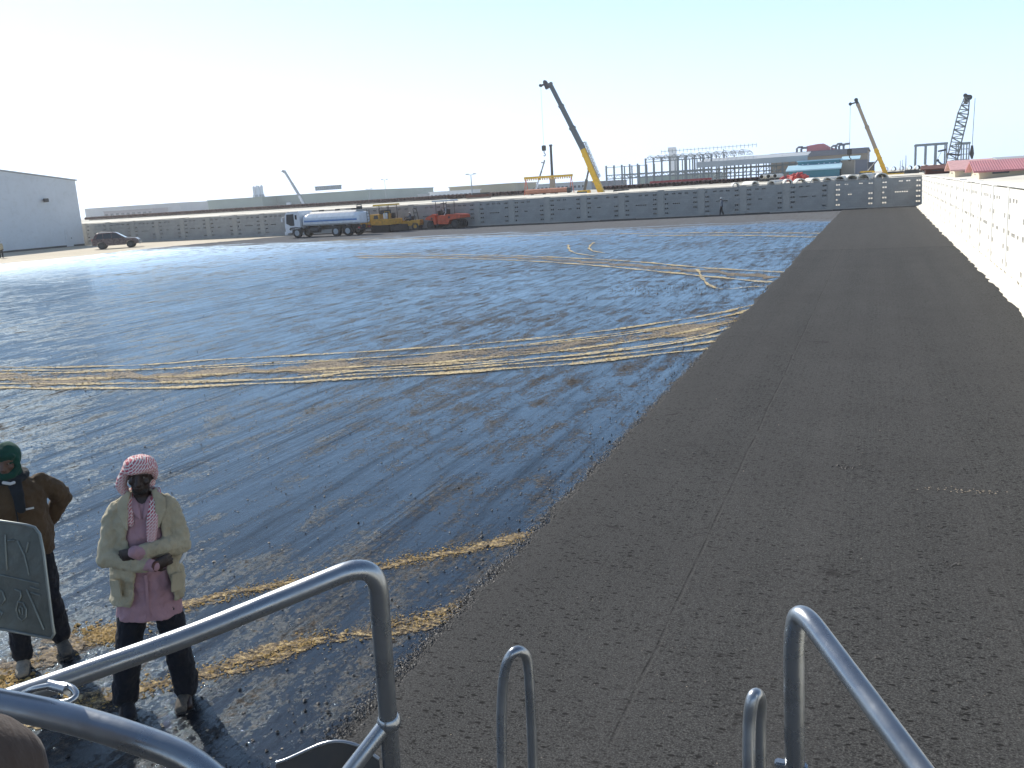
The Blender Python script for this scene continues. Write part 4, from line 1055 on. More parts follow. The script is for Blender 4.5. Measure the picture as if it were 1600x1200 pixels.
# ------------------------------------------------------------------ low houses and sheds on the right
def gable_house(name, label, X0, X1, Y0, Y1, ez, rz, mw, mr, door=True, axis='y'):
    t = thing(name, label, 'building', ((X0 + X1) / 2, (Y0 + Y1) / 2, FZ - .3)); hx = (X1 - X0) / 2; hy_ = (Y1 - Y0) / 2
    mb = MB()
    if axis == 'y': mb.prism([(-hx, 0), (hx, 0), (hx, ez), (0, rz), (-hx, ez)], 'y', -hy_, hy_)
    else: mb.prism([(-hy_, 0), (hy_, 0), (hy_, ez), (0, rz), (-hy_, ez)], 'x', -hx, hx)
    mb.build('wall', mw, t, fix=True)
    for s_ in (-1, 1):
        mb = MB(); w_ = (hx if axis == 'y' else hy_); sl_ = (rz - ez) / w_; ow = w_ + .5
        pr = [(s_ * ow, ez - .5 * sl_ + .02), (0, rz + .02), (0, rz + .14), (s_ * ow, ez - .5 * sl_ + .14)]
        mb.prism(pr, axis, -(hy_ if axis == 'y' else hx) - .4, (hy_ if axis == 'y' else hx) + .4); mb.build('roof', mr, t, fix=True)
    if door:
        mb = MB(); mb.box((-hx - .05, -.6, .3), (-hx + .05, .6, min(2.2, ez - .2))); mb.box((-hx + hx * .5, -hy_ - .05, .6), (-hx + hx * .5 + 1, -hy_ + .05, min(1.9, ez - .2))); mb.build('window', M['darkgap'], t)
    return t
def house_px(name, label, xl, xr, yb, ye, yr, Y, dep, mw, mr, axis='x'):
    a = atY(xl, yb, Y); b = atY(xr, yb, Y); e = atY(xl, ye, Y).z - FZ + .3; r = atY(xl, yr, Y).z - FZ + .3
    return gable_house(name, label, a.x, b.x, Y, Y + dep, e, max(r, e + .3), mw, mr, True, axis)
ribs(M['redroof'], 2.0, 0, .8)
house_px('cream_house', 'cream hut with a pale pink pitched roof at the left of the red roofed huts', 1492, 1548, 275, 266, 253, 88, 7, M['cream'], M['pinkroof'])
house_px('cream_house', 'cream hut with a dark red ribbed roof behind the sand bank', 1530, 1612, 278, 268, 254, 70, 6, M['cream'], M['redroof'])
gable_house('brown_shed', 'brown flat shed at the right edge above the cream wall', 9.6, 22, 52, 60, .95, 1.25, M['brownwall'], M['beige'], False, 'x')
house_px('rusty_stack', 'dark reddish stack of rods left of the cream huts', 1446, 1484, 271, 265, 264, 110, 3, M['rust'], M['rust'])
far_hall('storage_shed', 'long dark grey roofed shed on the horizon at the right edge', 1565, 1640, 262, 252, 130, 12, M['greywall'], M['roofgrey'], slope=.03)

# ================================================================== VEHICLES
def wheel(parent, x, y, r, w_, tm=None, rm=None, name='wheel', seg=26):
    mb = MB(); o_ = w_ / 2; prof = [(-o_, r * .62), (-o_, r * .9), (-o_ * .8, r), (o_ * .8, r), (o_, r * .9), (o_, r * .62)]
    mb.tube([(x, y + p, r) for p, q in prof], [q for p, q in prof], seg=seg, flat=(0, 0, 1)); wh = mb.build(name, tm or M['black'], parent)
    mb = MB(); mb.cyl((x, y, r), 'y', r * .56, w_ * 1.04, 18); mb.cyl((x, y, r), 'y', r * .2, w_ * 1.25, 10); mb.build('rim', rm or M['palegrey'], wh)
    return wh
def tanker():
    Y = 82.4; a = atY(446.5, 372, Y); t = thing('tanker_truck', 'white tanker truck with a blue stripe parked behind the yellow paver', 'truck', (a.x + 4.7, Y + 1.25, 0), R(-1))
    X = lambda d: d - 4.7   # distance from the front
    mb = MB(); mb.prism([(X(.08), .55), (X(0), 1.25), (X(.12), 2.45), (X(.3), 2.72), (X(1.85), 2.80), (X(1.95), 2.6), (X(1.95), .95), (X(1.9), .95), (X(.85), .95), (X(.8), .55)], 'y', -1.22, 1.22)
    cab = mb.build('cab', M['white'], t, .05, fix=True)
    for s_ in (-1, 1):
        y = s_ * 1.225
        mb = MB(); mb.prism([(X(.22), 1.55), (X(.32), 2.5), (X(1.2), 2.52), (X(1.2), 1.3), (X(.75), 1.3)], 'y', y - .01, y + .01); mb.build('side_window', M['glass'], cab, fix=True)
        mb = MB(); mb.prism([(X(1.38), 1.95), (X(1.38), 2.4), (X(1.62), 2.42), (X(1.62), 1.95)], 'y', y - .01, y + .01); mb.build('rear_quarter_window', M['glass'], cab, fix=True)
        mb = MB(); mb.box((X(1.22), y - .02, 1.35), (X(1.24), y + .02, 2.55)); mb.box((X(1.0), y - .04, 1.4), (X(1.16), y + .04, 1.44)); mb.build('door_seam', M['dark'], cab)
        mb = MB(); mb.tube([(X(.1), s_ * 1.2, 2.3), (X(-.15), s_ * 1.45, 2.2), (X(-.15), s_ * 1.45, 1.9)], .02, seg=6); mb.box((X(-.2), s_ * 1.38, 1.75), (X(-.1), s_ * 1.55, 2.15), .02); mb.build('mirror', M['white'], cab)
        mb = MB(); mb.prism([(X(.55), .95), (X(.7), 1.12), (X(1.4), 1.15), (X(2.0), 1.1), (X(2.1), .8), (X(1.95), .8), (X(1.9), .98), (X(1.4), 1.02), (X(.85), .98), (X(.75), .8)], 'y', s_ * .95, s_ * 1.26); mb.build('mudguard', M['dark'], t, fix=True)
    mb = MB(); mb.prism([(X(-.005), 1.5), (X(.10), 2.42), (X(.12), 2.42), (X(.02), 1.5)], 'y', -1.05, 1.05); mb.build('windscreen', M['glass'], cab, fix=True)
    mb = MB(); mb.box((X(-.12), -1.24, .35), (X(.3), 1.24, .72), .05); mb.build('bumper', M['white'], t)
    for s_ in (-1, 1): mb = MB(); mb.box((X(-.14), s_ * .85 - .18, .78), (X(.02), s_ * .85 + .18, .98), .03); mb.build('headlight', M['chrome'], t)
    mb = MB(); mb.box((X(.9), -.45, .75), (X(9.0), .45, 1.05), .02)
    for d in (2.5, 4.2, 6, 7.7): mb.box((X(d), -1.0, .95), (X(d + .2), 1.0, 1.2))
    mb.build('chassis', M['dark'], t)
    # tank
    pr = [(-.95, 1.18), (-1.18, 1.35), (-1.22, 1.65), (-1.18, 2.0), (-.86, 2.42), (.86, 2.42), (1.18, 2.0), (1.22, 1.65), (1.18, 1.35), (.95, 1.18)]
    n = len(pr); V = []
    for d, sc, dz in ((2.15, .80, .0), (2.3, .97, 0), (2.9, 1, 0), (8.6, 1, 0), (9.05, .97, 0), (9.2, .82, 0)):
        for y, z in pr: V.append((X(d), y * sc, 1.75 + (z - 1.75) * sc - (.15 if d == 2.3 and z > 2.3 else 0)))
    F = [tuple(range(n)), tuple(range(5 * n, 6 * n))[::-1]] + [(i * n + k, (i + 1) * n + k, (i + 1) * n + (k + 1) % n, i * n + (k + 1) % n) for i in range(5) for k in range(n)]
    mb = MB(); mb.add(V, F, False); tk = mb.build('tank', M['tankwhite'], t, .04, fix=True)
    for s_ in (-1, 1):
        mb = MB(); mb.box((X(2.5), s_ * 1.205, 1.60), (X(9.0), s_ * 1.232, 1.72)); mb.build('blue_stripe', M['blue'], tk)
        mb = MB(); mb.box((X(2.5), s_ * 1.205, 1.735), (X(9.0), s_ * 1.228, 1.80)); mb.build('pale_stripe', M['sky_blue'], tk)
    mb = MB(); mb.prism([(-.85, 2.43), (-.62, 2.62), (.62, 2.62), (.85, 2.43)], 'x', X(3.0), X(8.7)); mb.build('walkway', M['roofgrey'], tk, fix=True)
    for d in (4, 6, 8): mb = MB(); mb.cyl((X(d), 0, 2.7), 'z', .28, .18, 16); mb.build('hatch', M['dark'], tk)
    mb = MB(); mb.tube([(X(8.6), -.3, 2.62), (X(8.6), -.3, 3.1), (X(8.75), .3, 3.1), (X(8.75), .3, 2.62)], .05, seg=6); mb.box((X(8.45), -.25, 2.63), (X(8.9), .25, 2.95), .03); mb.build('filler_neck', M['dark'], tk)
    mb = MB()
    for s_ in (-.25, .25): mb.tube([(X(9.3), s_ + .6, .8), (X(9.3), s_ + .6, 2.6)], .025, seg=6)
    for k in range(6): mb.tube([(X(9.3), .35, .95 + k * .3), (X(9.3), .85, .95 + k * .3)], .02, seg=6)
    mb.build('rear_ladder', M['dark'], t)
    mb = MB(); mb.box((X(9.0), -1.2, .55), (X(9.15), 1.2, .7), .02); mb.build('rear_bumper', M['dark'], t)
    mb = MB(); mb.box((X(9.02), -1.15, .72), (X(9.12), -.85, .88)); mb.box((X(9.02), .85, .72), (X(9.12), 1.15, .88)); mb.build('tail_light', M['red'], t)
    mb = MB(); mb.box((X(8.4), -1.15, .35), (X(8.5), -.7, 1.1)); mb.box((X(8.4), .7, .35), (X(8.5), 1.15, 1.1)); mb.build('mud_flap', M['black'], t)
    mb = MB(); mb.cyl((X(3.6), -.85, .75), 'x', .3, 1.1, 16); mb.build('fuel_tank', M['dark'], t)
    for d in (1.42, 6.35, 7.8):
        for s_ in (-1, 1): wheel(t, X(d), s_ * 1.0, .52, .34 if d < 2 else .5)
M['tankwhite'] = mat('white tank paint', (.74, .78, .82), .4, var=.08, dirt=(.4, .36, .3), dirt_amt=.35)
tanker()

def suv():
    p = gp(181, 388); t = thing('parked_suv', 'dusty maroon estate car parked beside the grey warehouse', 'car', (p.x, p.y + .3, 0), R(36))
    sd_ = [(-2.35, .42), (-2.38, .85), (-2.28, 1.12), (2.05, 1.02), (2.32, .86), (2.38, .45), (1.95, .36), (1.86, .62), (1.6, .78), (1.3, .78), (1.05, .62), (.97, .36), (-1.0, .36), (-1.08, .62), (-1.33, .78), (-1.6, .78), (-1.88, .62), (-1.95, .38)]
    mb = MB(); mb.prism(sd_, 'y', -.92, .92); bd = mb.build('body', M['maroon'], t, .06, fix=True)
    V = []
    for z, xa, xb, yy in ((1.06, -2.26, 1.0, .86), (1.42, -2.12, .52, .76), (1.70, -1.86, .12, .66), (1.76, -1.6, -.2, .58)):
        V += [(xa, -yy, z), (xb, -yy, z), (xb, yy, z), (xa, yy, z)]
    F = [(0, 3, 2, 1), (12, 13, 14, 15)] + [(i * 4 + k, i * 4 + (k + 1) % 4, (i + 1) * 4 + (k + 1) % 4, (i + 1) * 4 + k) for i in range(3) for k in range(4)]
    mb = MB(); mb.add(V, F); mb.build('cabin', M['maroon'], t, .05, fix=True)
    for s_ in (-1, 1):
        for xa, xb, xc, xd in ((-1.98, -1.25, -1.28, -1.72), (-1.18, -.38, -.40, -1.20), (-.31, .78, .12, -.33)):
            mb = MB(); V = [(xa, s_ * .872, 1.10), (xb, s_ * .872, 1.10), (xc, s_ * .70, 1.62), (xd, s_ * .70, 1.62)]; V += [(x, y - s_ * .05, z) for x, y, z in V]
            mb.add(V, [(0, 1, 2, 3), (7, 6, 5, 4), (0, 4, 5, 1), (1, 5, 6, 2), (2, 6, 7, 3), (3, 7, 4, 0)]); mb.build('side_window', M['glass'], t, fix=True)
        mb = MB(); mb.box((.72, s_ * .90, 1.0), (.95, s_ * 1.08, 1.18), .03); mb.build('mirror', M['maroon'], t)
        mb = MB(); mb.box((2.22, s_ * .62 - .2, .72), (2.37, s_ * .62 + .2, .88), .03); mb.build('headlight', M['chrome'], t)
        mb = MB(); mb.box((-2.40, s_ * .78 - .1, .8), (-2.3, s_ * .78 + .1, 1.15), .02); mb.build('tail_light', M['red'], t)
        for x in (-1.47, 1.45): wheel(t, x, s_ * .80, .38, .25, rm=M['dark'])
        mb = MB(); mb.tube([(-1.7, s_ * .56, 1.78), (-1.6, s_ * .56, 1.84), (-.3, s_ * .56, 1.84), (-.2, s_ * .56, 1.77)], .02, seg=6); mb.build('roof_rail', M['dark'], t)
    mb = MB(); V = [(1.01, -.72, 1.10), (1.01, .72, 1.10), (.17, .6, 1.64), (.17, -.6, 1.64)]; V = [(x + .012, y, z + .01) for x, y, z in V] + [(x - .03, y, z - .03) for x, y, z in V]
    mb.add(V, [(0, 1, 2, 3), (7, 6, 5, 4), (0, 4, 5, 1), (1, 5, 6, 2), (2, 6, 7, 3), (3, 7, 4, 0)]); mb.build('windscreen', M['glass'], t, fix=True)
    mb = MB(); V = [(-2.27, -.72, 1.14), (-2.27, .72, 1.14), (-1.93, .6, 1.62), (-1.93, -.6, 1.62)]; V = [(x - .012, y, z + .01) for x, y, z in V] + [(x + .03, y, z - .03) for x, y, z in V]
    mb.add(V, [(0, 1, 2, 3), (7, 6, 5, 4), (0, 4, 5, 1), (1, 5, 6, 2), (2, 6, 7, 3), (3, 7, 4, 0)]); mb.build('rear_window', M['sunlitglass'], t, fix=True)
    mb = MB(); mb.box((-2.48, -.88, .42), (-2.3, .88, .68), .05); mb.box((2.28, -.88, .38), (2.46, .88, .66), .05); mb.build('bumper', M['roofgrey'], t)
M['sunlitglass'] = mat('sunlit glass', (.35, .33, .30), .25, var=.2, spec=.8)  # sunlight on the rear pane put into a pale glass colour
suv()

def canopy(t, x0, x1, y, z, m, posts, ph):
    mb = MB(); mb.prism([(x0, z), (x0 + .1, z + .12), (x1 - .1, z + .12), (x1, z), (x1 - .05, z - .04), (x0 + .05, z - .04)], 'y', -y, y); c = mb.build('canopy', m, t, .02, fix=True)
    for px_ in posts:
        for s_ in (-1, 1): mb = MB(); mb.tube([(px_, s_ * y * .8, ph), (px_, s_ * y * .8, z - .03)], .035, seg=8); mb.build('canopy_post', M['dark'], t)
def paver():
    p = gp(594, 363.5); t = thing('asphalt_paver', 'yellow asphalt paver with a flat yellow canopy behind the tanker truck', 'paver', (p.x, p.y + 1.1, 0), R(-8))
    mb = MB(); mb.prism([(-1.9, 1.0), (-1.9, 1.75), (-1.2, 1.95), (.2, 1.95), (.3, 1.45), (1.6, 1.4), (1.7, .8), (.4, .75), (-.4, .8)], 'y', -1.15, 1.15); mb.build('body', M['yellow'], t, .04, fix=True)
    mb = MB(); mb.prism([(-2.2, .5), (-2.5, 1.5), (-1.9, 1.62), (-1.85, .5)], 'y', -1.2, 1.2); mb.build('hopper', M['yellow'], t, .03, fix=True)
    mb = MB(); mb.box((1.72, -1.3, .12), (2.3, 1.3, .75), .05); mb.build('screed', M['dark'], t)
    for s_ in (-1, 1):
        mb = MB(); mb.prism([(-.9, .1), (-.7, 0), (1.3, 0), (1.5, .15), (1.55, .55), (1.35, .78), (-.8, .78), (-1.0, .5)], 'y', s_ * .7, s_ * 1.2); mb.build('track', M['black'], t, .03, fix=True)
        mb = MB(); mb.prism([(-.5, 1.45), (-.45, 1.82), (.05, 1.84), (.1, 1.45)], 'y', s_ * 1.14, s_ * 1.17); mb.build('side_grille', M['dark'], t, fix=True)
    mb = MB(); mb.box((.1, -.9, 1.95), (.35, .9, 2.35), .03); mb.build('console', M['dark'], t)
    mb = MB(); mb.box((.62, -.95, 1.42), (1.0, -.55, 2.05), .06); mb.build('seat', M['white'], t)
    mb = MB(); mb.box((.62, .45, 1.42), (1.0, .85, 2.0), .06); mb.build('seat', M['dark'], t)
    canopy(t, -.6, 1.5, 1.05, 2.86, M['cyellow'], (.1, 1.2), 1.4)
    mb = MB(); mb.tube([(-.9, .4, 1.9), (-.9, .4, 2.5), (-.8, .4, 2.55)], .06, seg=8); mb.build('exhaust', M['dark'], t)
    mb = MB(); mb.tube([(1.0, -1.1, 1.4), (1.0, -1.1, 2.2), (1.6, -1.1, 2.2), (1.6, -1.1, 1.4)], .025, seg=6); mb.build('hand_rail', M['cyellow'], t)
paver()
def small_roller():
    p = gp(636, 360.5); t = thing('tandem_roller', 'small yellow tandem roller between the paver and the orange roller', 'roller', (p.x, p.y + .6, 0), R(8))
    for x in (-.85, .9):
        mb = MB(); mb.cyl((x, 0, .42), 'y', .42, 1.2, 28); d = mb.build('drum', M['dark'], t); mb = MB(); mb.cyl((x, 0, .42), 'y', .2, 1.24, 14); mb.build('hub', M['yellow'], d)
        mb = MB(); mb.prism([(x - .55, .55), (x - .5, .85), (x + .5, .85), (x + .55, .55), (x + .42, .5), (x + .3, .78), (x - .3, .78), (x - .42, .5)], 'y', -.68, .68); mb.build('drum_guard', M['yellow'], t, fix=True)
    mb = MB(); mb.prism([(-.35, .55), (-.35, .95), (-.15, 1.05), (.35, 1.0), (.45, 1.1), (1.45, 1.12), (1.5, .75), (.3, .5)], 'y', -.6, .6); mb.build('body', M['yellow'], t, .04, fix=True)
    mb = MB(); mb.prism([(-1.4, .75), (-1.35, .98), (-.45, 1.08), (-.4, .75)], 'y', -.55, .55); mb.build('hood', M['yellow'], t, .04, fix=True)
    mb = MB(); mb.box((.05, -.28, 1.02), (.5, .28, 1.14), .03); mb.box((.42, -.28, 1.12), (.54, .28, 1.5), .03); mb.build('seat', M['black'], t)
    mb = MB(); mb.tube([(-.35, 0, 1.0), (-.5, 0, 1.4)], .03, seg=8); mb.tube([Vector((-.5, 0, 1.4)) + Vector((.05, .17 * math.cos(a), .17 * math.sin(a))) for a in [i * math.pi / 6 for i in range(12)]], .015, seg=6, closed=True); mb.build('steering_wheel', M['black'], t)
    mb = MB(); mb.tube([(.95, -.55, 1.1), (.8, -.55, 2.1), (.7, -.45, 2.3), (.7, .45, 2.3), (.8, .55, 2.1), (.95, .55, 1.1)], .04, seg=8); mb.build('roll_bar', M['dark'], t)
    mb = MB(); mb.tube([(-1.5, -.62, .95), (-.9, -.66, 1.1), (-.7, -.66, .3)], .03, seg=6); mb.build('rail', M['white'], t)
small_roller()
def orange_roller():
    p = gp(694, 358); t = thing('pneumatic_roller', 'orange rubber tyred roller with a white canopy, rightmost machine of the row', 'roller', (p.x, p.y + .9, 0), R(-10))
    mb = MB(); mb.prism([(-2.25, 1.05), (-2.1, 1.3), (-1.2, 1.62), (-.95, 1.5), (-.8, .75), (-.75, .55), (-1.05, .5), (-1.2, .95)], 'y', -.95, .95); mb.build('front_body', M['orange'], t, .05, fix=True)
    mb = MB(); mb.prism([(-.55, .55), (-.6, 1.35), (-.4, 1.45), (.5, 1.42), (.6, 1.55), (2.3, 1.45), (2.4, 1.1), (1.0, .95), (.7, .5)], 'y', -.95, .95); mb.build('rear_body', M['orange'], t, .05, fix=True)
    mb = MB(); mb.box((-.8, -.6, .6), (-.55, .6, 1.2)); mb.box((-.9, -.9, .3), (-.5, .9, .55), .02); mb.build('frame', M['dark'], t)
    for x, ys in ((-1.65, (-.78, -.26, .26, .78)), (1.6, (-.8, -.4, 0, .4, .8))):
        for y in ys: wheel(t, x, y, .47, .30, rm=M['dark'])
    for s_ in (-1, 1):
        for x, z in ((-1.35, 1.15), (.95, 1.22)): mb = MB(); mb.cyl((x, s_ * .96, z), 'y', .12, .05, 14); mb.build('side_lamp', M['dark'], t)
    mb = MB(); mb.box((-.25, -.3, 1.45), (.2, .3, 1.6), .03); mb.box((.15, -.3, 1.55), (.3, .3, 2.05), .04); mb.build('seat', M['black'], t)
    mb = MB(); mb.box((-.95, -.4, 1.45), (-.75, .4, 1.95), .03); mb.build('dashboard', M['dark'], t)
    mb = MB(); mb.tube([(-.75, 0, 1.9), (-.6, 0, 2.1)], .03, seg=8); mb.tube([Vector((-.58, 0, 2.12)) + Vector((.08 * math.sin(a), .19 * math.cos(a), .17 * math.sin(a))) for a in [i * math.pi / 6 for i in range(12)]], .015, seg=6, closed=True); mb.build('steering_wheel', M['black'], t)
    canopy(t, -1.25, 1.0, .9, 2.92, M['white'], (-.85, .55), 1.4)
    mb = MB(); mb.tube([(.3, -.92, 1.45), (.55, -.92, 1.75), (.62, -.92, 2.3)], .03, seg=6); mb.build('hand_rail', M['white'], t)
orange_roller()

# ================================================================== MACHINE THE PHOTOGRAPHER STANDS ON
M['rail'] = mat('grey gloss rail paint', (.32, .345, .37), .30, var=.10, scale=6, dirt=(.14, .12, .10), dirt_amt=.35, bmp=.05, bscale=60)
M['rail'].node_tree.nodes['Principled BSDF'].inputs['Metallic'].default_value = .85
M['plate'] = mat('bare plate back', (.13, .15, .14), .45, var=.2, scale=14, dirt=(.07, .06, .05), dirt_amt=.6, bmp=.2, bscale=40)
M['plate'].node_tree.nodes['Principled BSDF'].inputs['Metallic'].default_value = .5
M['plate2'] = mat('embossed plate metal', (.20, .225, .21), .42, .5, var=.2, scale=30)
M['platerim'] = mat('plate rim', (.24, .265, .25), .4, .6, var=.15, scale=14)
def machine():
    t = thing('paving_machine', 'grey tube handrails, small hoops and number plate of the machine in the foreground', 'paver', (0, .3, 0)); o = t.location
    L = lambda *q: PT(*q) - o
    def arc(pts, n=10):
        P = [Vector(p) for p in pts]; out = []
        for i in range(len(P) - 1):
            p0 = P[max(i - 1, 0)]; p1 = P[i]; p2 = P[i + 1]; p3 = P[min(i + 2, len(P) - 1)]
            for k in range(n):
                q = k / n; out.append(.5 * ((2 * p1) + (p2 - p0) * q + (2 * p0 - 5 * p1 + 4 * p2 - p3) * q * q + (3 * p1 - p0 - 3 * p2 + p3) * q ** 3))
        return out + [P[-1]]
    def bend(P, r, n=8):     # polyline with rounded corners
        P = [Vector(p) for p in P]; out = [P[0]]
        for i in range(1, len(P) - 1):
            a = P[i] + (P[i - 1] - P[i]).normalized() * min(r, (P[i - 1] - P[i]).length * .45); b = P[i] + (P[i + 1] - P[i]).normalized() * min(r, (P[i + 1] - P[i]).length * .45)
            for k in range(n + 1):
                q = k / n; out.append(a * (1 - q) ** 2 + P[i] * 2 * q * (1 - q) + b * q * q)
        return out + [P[-1]]
    # left guard: top tube, bend and upright
    mb = MB(); mb.tube(bend([L(-60, 1118, 1.55), L(300, 992, 1.66), L(588, 874, 1.74), L(622, 1330, 2.05), L(626, 1700, 2.35)], .075, 12), .0195, seg=20); mb.build('handrail', M['rail'], t)
    mb = MB(); mb.tube([L(606, 1128, 1.90), L(520, 1240, 1.86)], .0175, seg=16, round_cap=True); mb.build('rail_brace', M['rail'], t)
    # lower left curved tube
    mb = MB(); mb.tube(arc([L(-120, 1085, 1.30), L(-20, 1096, 1.30), L(90, 1118, 1.29), L(200, 1150, 1.28), L(290, 1186, 1.28), L(360, 1240, 1.28)]), .0205, seg=20); mb.build('handrail', M['rail'], t)
    mb = MB(); mb.tube(arc([L(35, 1085, 1.52), L(55, 1076, 1.50), L(92, 1070, 1.49), L(112, 1075, 1.48), L(119, 1086, 1.47), L(108, 1096, 1.46), L(85, 1098, 1.46), L(60, 1096, 1.46)], 5), .0055, seg=10)
    mb.tube([L(78, 1070, 1.50), L(106, 1077, 1.48)], .009, seg=10); mb.build('latch_ring', M['rail'], t)
    # welded gusset where the tubes meet
    mb = MB(); mb.ell(L(608, 1127, 1.90), .026, 14, 10); mb.build('weld', M['rail'], t)
    # bracket plate at the bottom
    out = [(424, 1250), (432, 1192), (450, 1186), (512, 1160), (556, 1164), (592, 1186), (600, 1250)]
    A = [L(x, y, 1.95) for x, y in out]; B_ = [L(x, y, 1.96) for x, y in out]; n = len(out)
    mb = MB(); mb.add(A + B_, [tuple(range(n)), tuple(range(n, 2 * n))[::-1]] + [(i, (i + 1) % n, n + (i + 1) % n, n + i) for i in range(n)]); mb.build('bracket_plate', M['dark'], t, fix=True)
    mb = MB(); mb.tube(arc(A[1:-1], 4), .004, seg=8); mb.build('bracket_edge', M['rail'], t)
    # hoops
    mb = MB(); mb.tube(arc([L(790, 1650, 2.25), L(787, 1330, 2.06), L(784, 1180, 2.02), L(784, 1100, 2.0), L(789, 1045, 1.98), L(801, 1021, 1.97), L(814, 1018, 1.98), L(824, 1032, 2.0), L(828, 1080, 2.02), L(832, 1180, 2.06), L(836, 1330, 2.1), L(842, 1650, 2.3)], 6), .0115, seg=16); mb.build('ladder_hoop', M['rail'], t)
    mb = MB(); mb.tube(arc([L(1170, 1650, 2.0), L(1170, 1330, 1.78), L(1170, 1200, 1.75), L(1171, 1130, 1.74), L(1175, 1096, 1.73), L(1182, 1085, 1.74), L(1188, 1096, 1.79), L(1187, 1130, 1.82), L(1188, 1200, 1.85), L(1190, 1330, 1.9), L(1192, 1650, 2.1)], 6), .0125, seg=16); mb.build('ladder_hoop', M['rail'], t)
    # right guard
    V_deck = Matrix.Rotation(R(22.3), 4, 'Z') @ Vector((1.02, .45, 1.68)) - o
    mb = MB(); mb.tube(bend([L(1246, 1700, 2.05), L(1240, 1000, 1.62), L(1249, 948, 1.60), L(1440, 1205, 1.33), L(1545, 1350, 1.21), V_deck], .055, 12), .0185, seg=20); mb.build('handrail', M['rail'], t)
    mb = MB(); mb.box(Vector(L(1236, 1200, 1.73)) - Vector((.03, .01, .0)), Vector(L(1236, 1200, 1.73)) + Vector((.03, .01, .012)), .003); mb.build('stop_lug', M['rail'], t)
    # number plate seen from behind
    cc = [(-190, 786), (40, 820), (54, 824), (62, 834), (68, 862), (82, 975), (85, 990), (80, 998), (70, 996), (-190, 946)]
    def pl(x, y, dt=0): return L(x, y, 1.36 + dt)
    n = len(cc); A = [pl(x, y) for x, y in cc]; B_ = [pl(x, y, .002) for x, y in cc]
    mb = MB(); mb.add(A + B_, [tuple(range(n)), tuple(range(n, 2 * n))[::-1]] + [(i, (i + 1) % n, n + (i + 1) % n, n + i) for i in range(n)]); p = mb.build('number_plate', M['plate'], t, fix=True)
    mb = MB(); mb.tube([pl(x, y, -.0005) for x, y in cc], .0022, seg=8, closed=True); mb.build('plate_rim', M['platerim'], p)
    emb = [[(8, 836), (9, 860), (11, 890)], [(13, 845), (22, 844)], [(28, 846), (38, 868), (45, 898)], [(44, 848), (41, 862)],
           [(-120, 886), (0, 898), (60, 912)], [(-60, 830), (-58, 880)], [(-30, 838), (-20, 884)],
           [(42, 922), (52, 945), (68, 983)], [(48, 917), (61, 921)], [(49, 926), (62, 930)],
           [(24, 921), (32, 924), (33, 932), (30, 938)], [(28, 940), (36, 942), (41, 952), (41, 964), (35, 970), (28, 964), (25, 952), (28, 940)], [(32, 948), (35, 950), (35, 960), (31, 960), (30, 952)],
           [(-8, 915), (4, 925), (8, 937), (2, 945), (-8, 942)], [(-6, 950), (4, 958), (0, 966), (-10, 962)]]
    for e in emb:
        mb = MB(); mb.tube([pl(x, y, -.0006) for x, y in e], .0014, seg=6, round_cap=True); mb.build('embossed_figure', M['plate2'], p)
    mb = MB(); mb.tube([L(-120, 900, 1.375), L(-150, 1085, 1.34)], .01, seg=8); mb.build('plate_arm', M['dark'], t)
    # deck and machine body below the frame
    Mx = Matrix.Rotation(R(22.3), 4, 'Z')
    mb = MB(); mb.box((-1.15, -1.3, 1.62), (1.1, .95, 1.70), .01, M=Mx); mb.build('deck', M['dark'], t)
    mb = MB(); mb.box((-1.2, -3.6, .55), (1.15, .30, 1.58), .06, M=Mx); mb.build('body', M['dark'], t)
    mb = MB()
    for x in (-1.1, 1.05):
        for y in (-1.2, -.2): mb.tube([Mx @ Vector((x, y, 1.7)), Mx @ Vector((x, y, 2.3))], .018, seg=10)
    mb.build('rear_post', M['rail'], t)
    for x in (-1.15, 1.1):
        for y in (-2.9, -.3):
            mb = MB(); mb.cyl((0, 0, 0), 'x', .55, .42, 28); w_ = mb.build('wheel', M['black'], t); w_.location = Mx @ Vector((x, y, .55)); w_.rotation_euler = (0, 0, R(22.3))
    mb = MB(); mb.box((-.8, .35, .3), (.75, .6, .38), M=Mx); mb.box((-.8, .35, .8), (.75, .55, .88), M=Mx); mb.build('step', M['dark'], t)
machine()

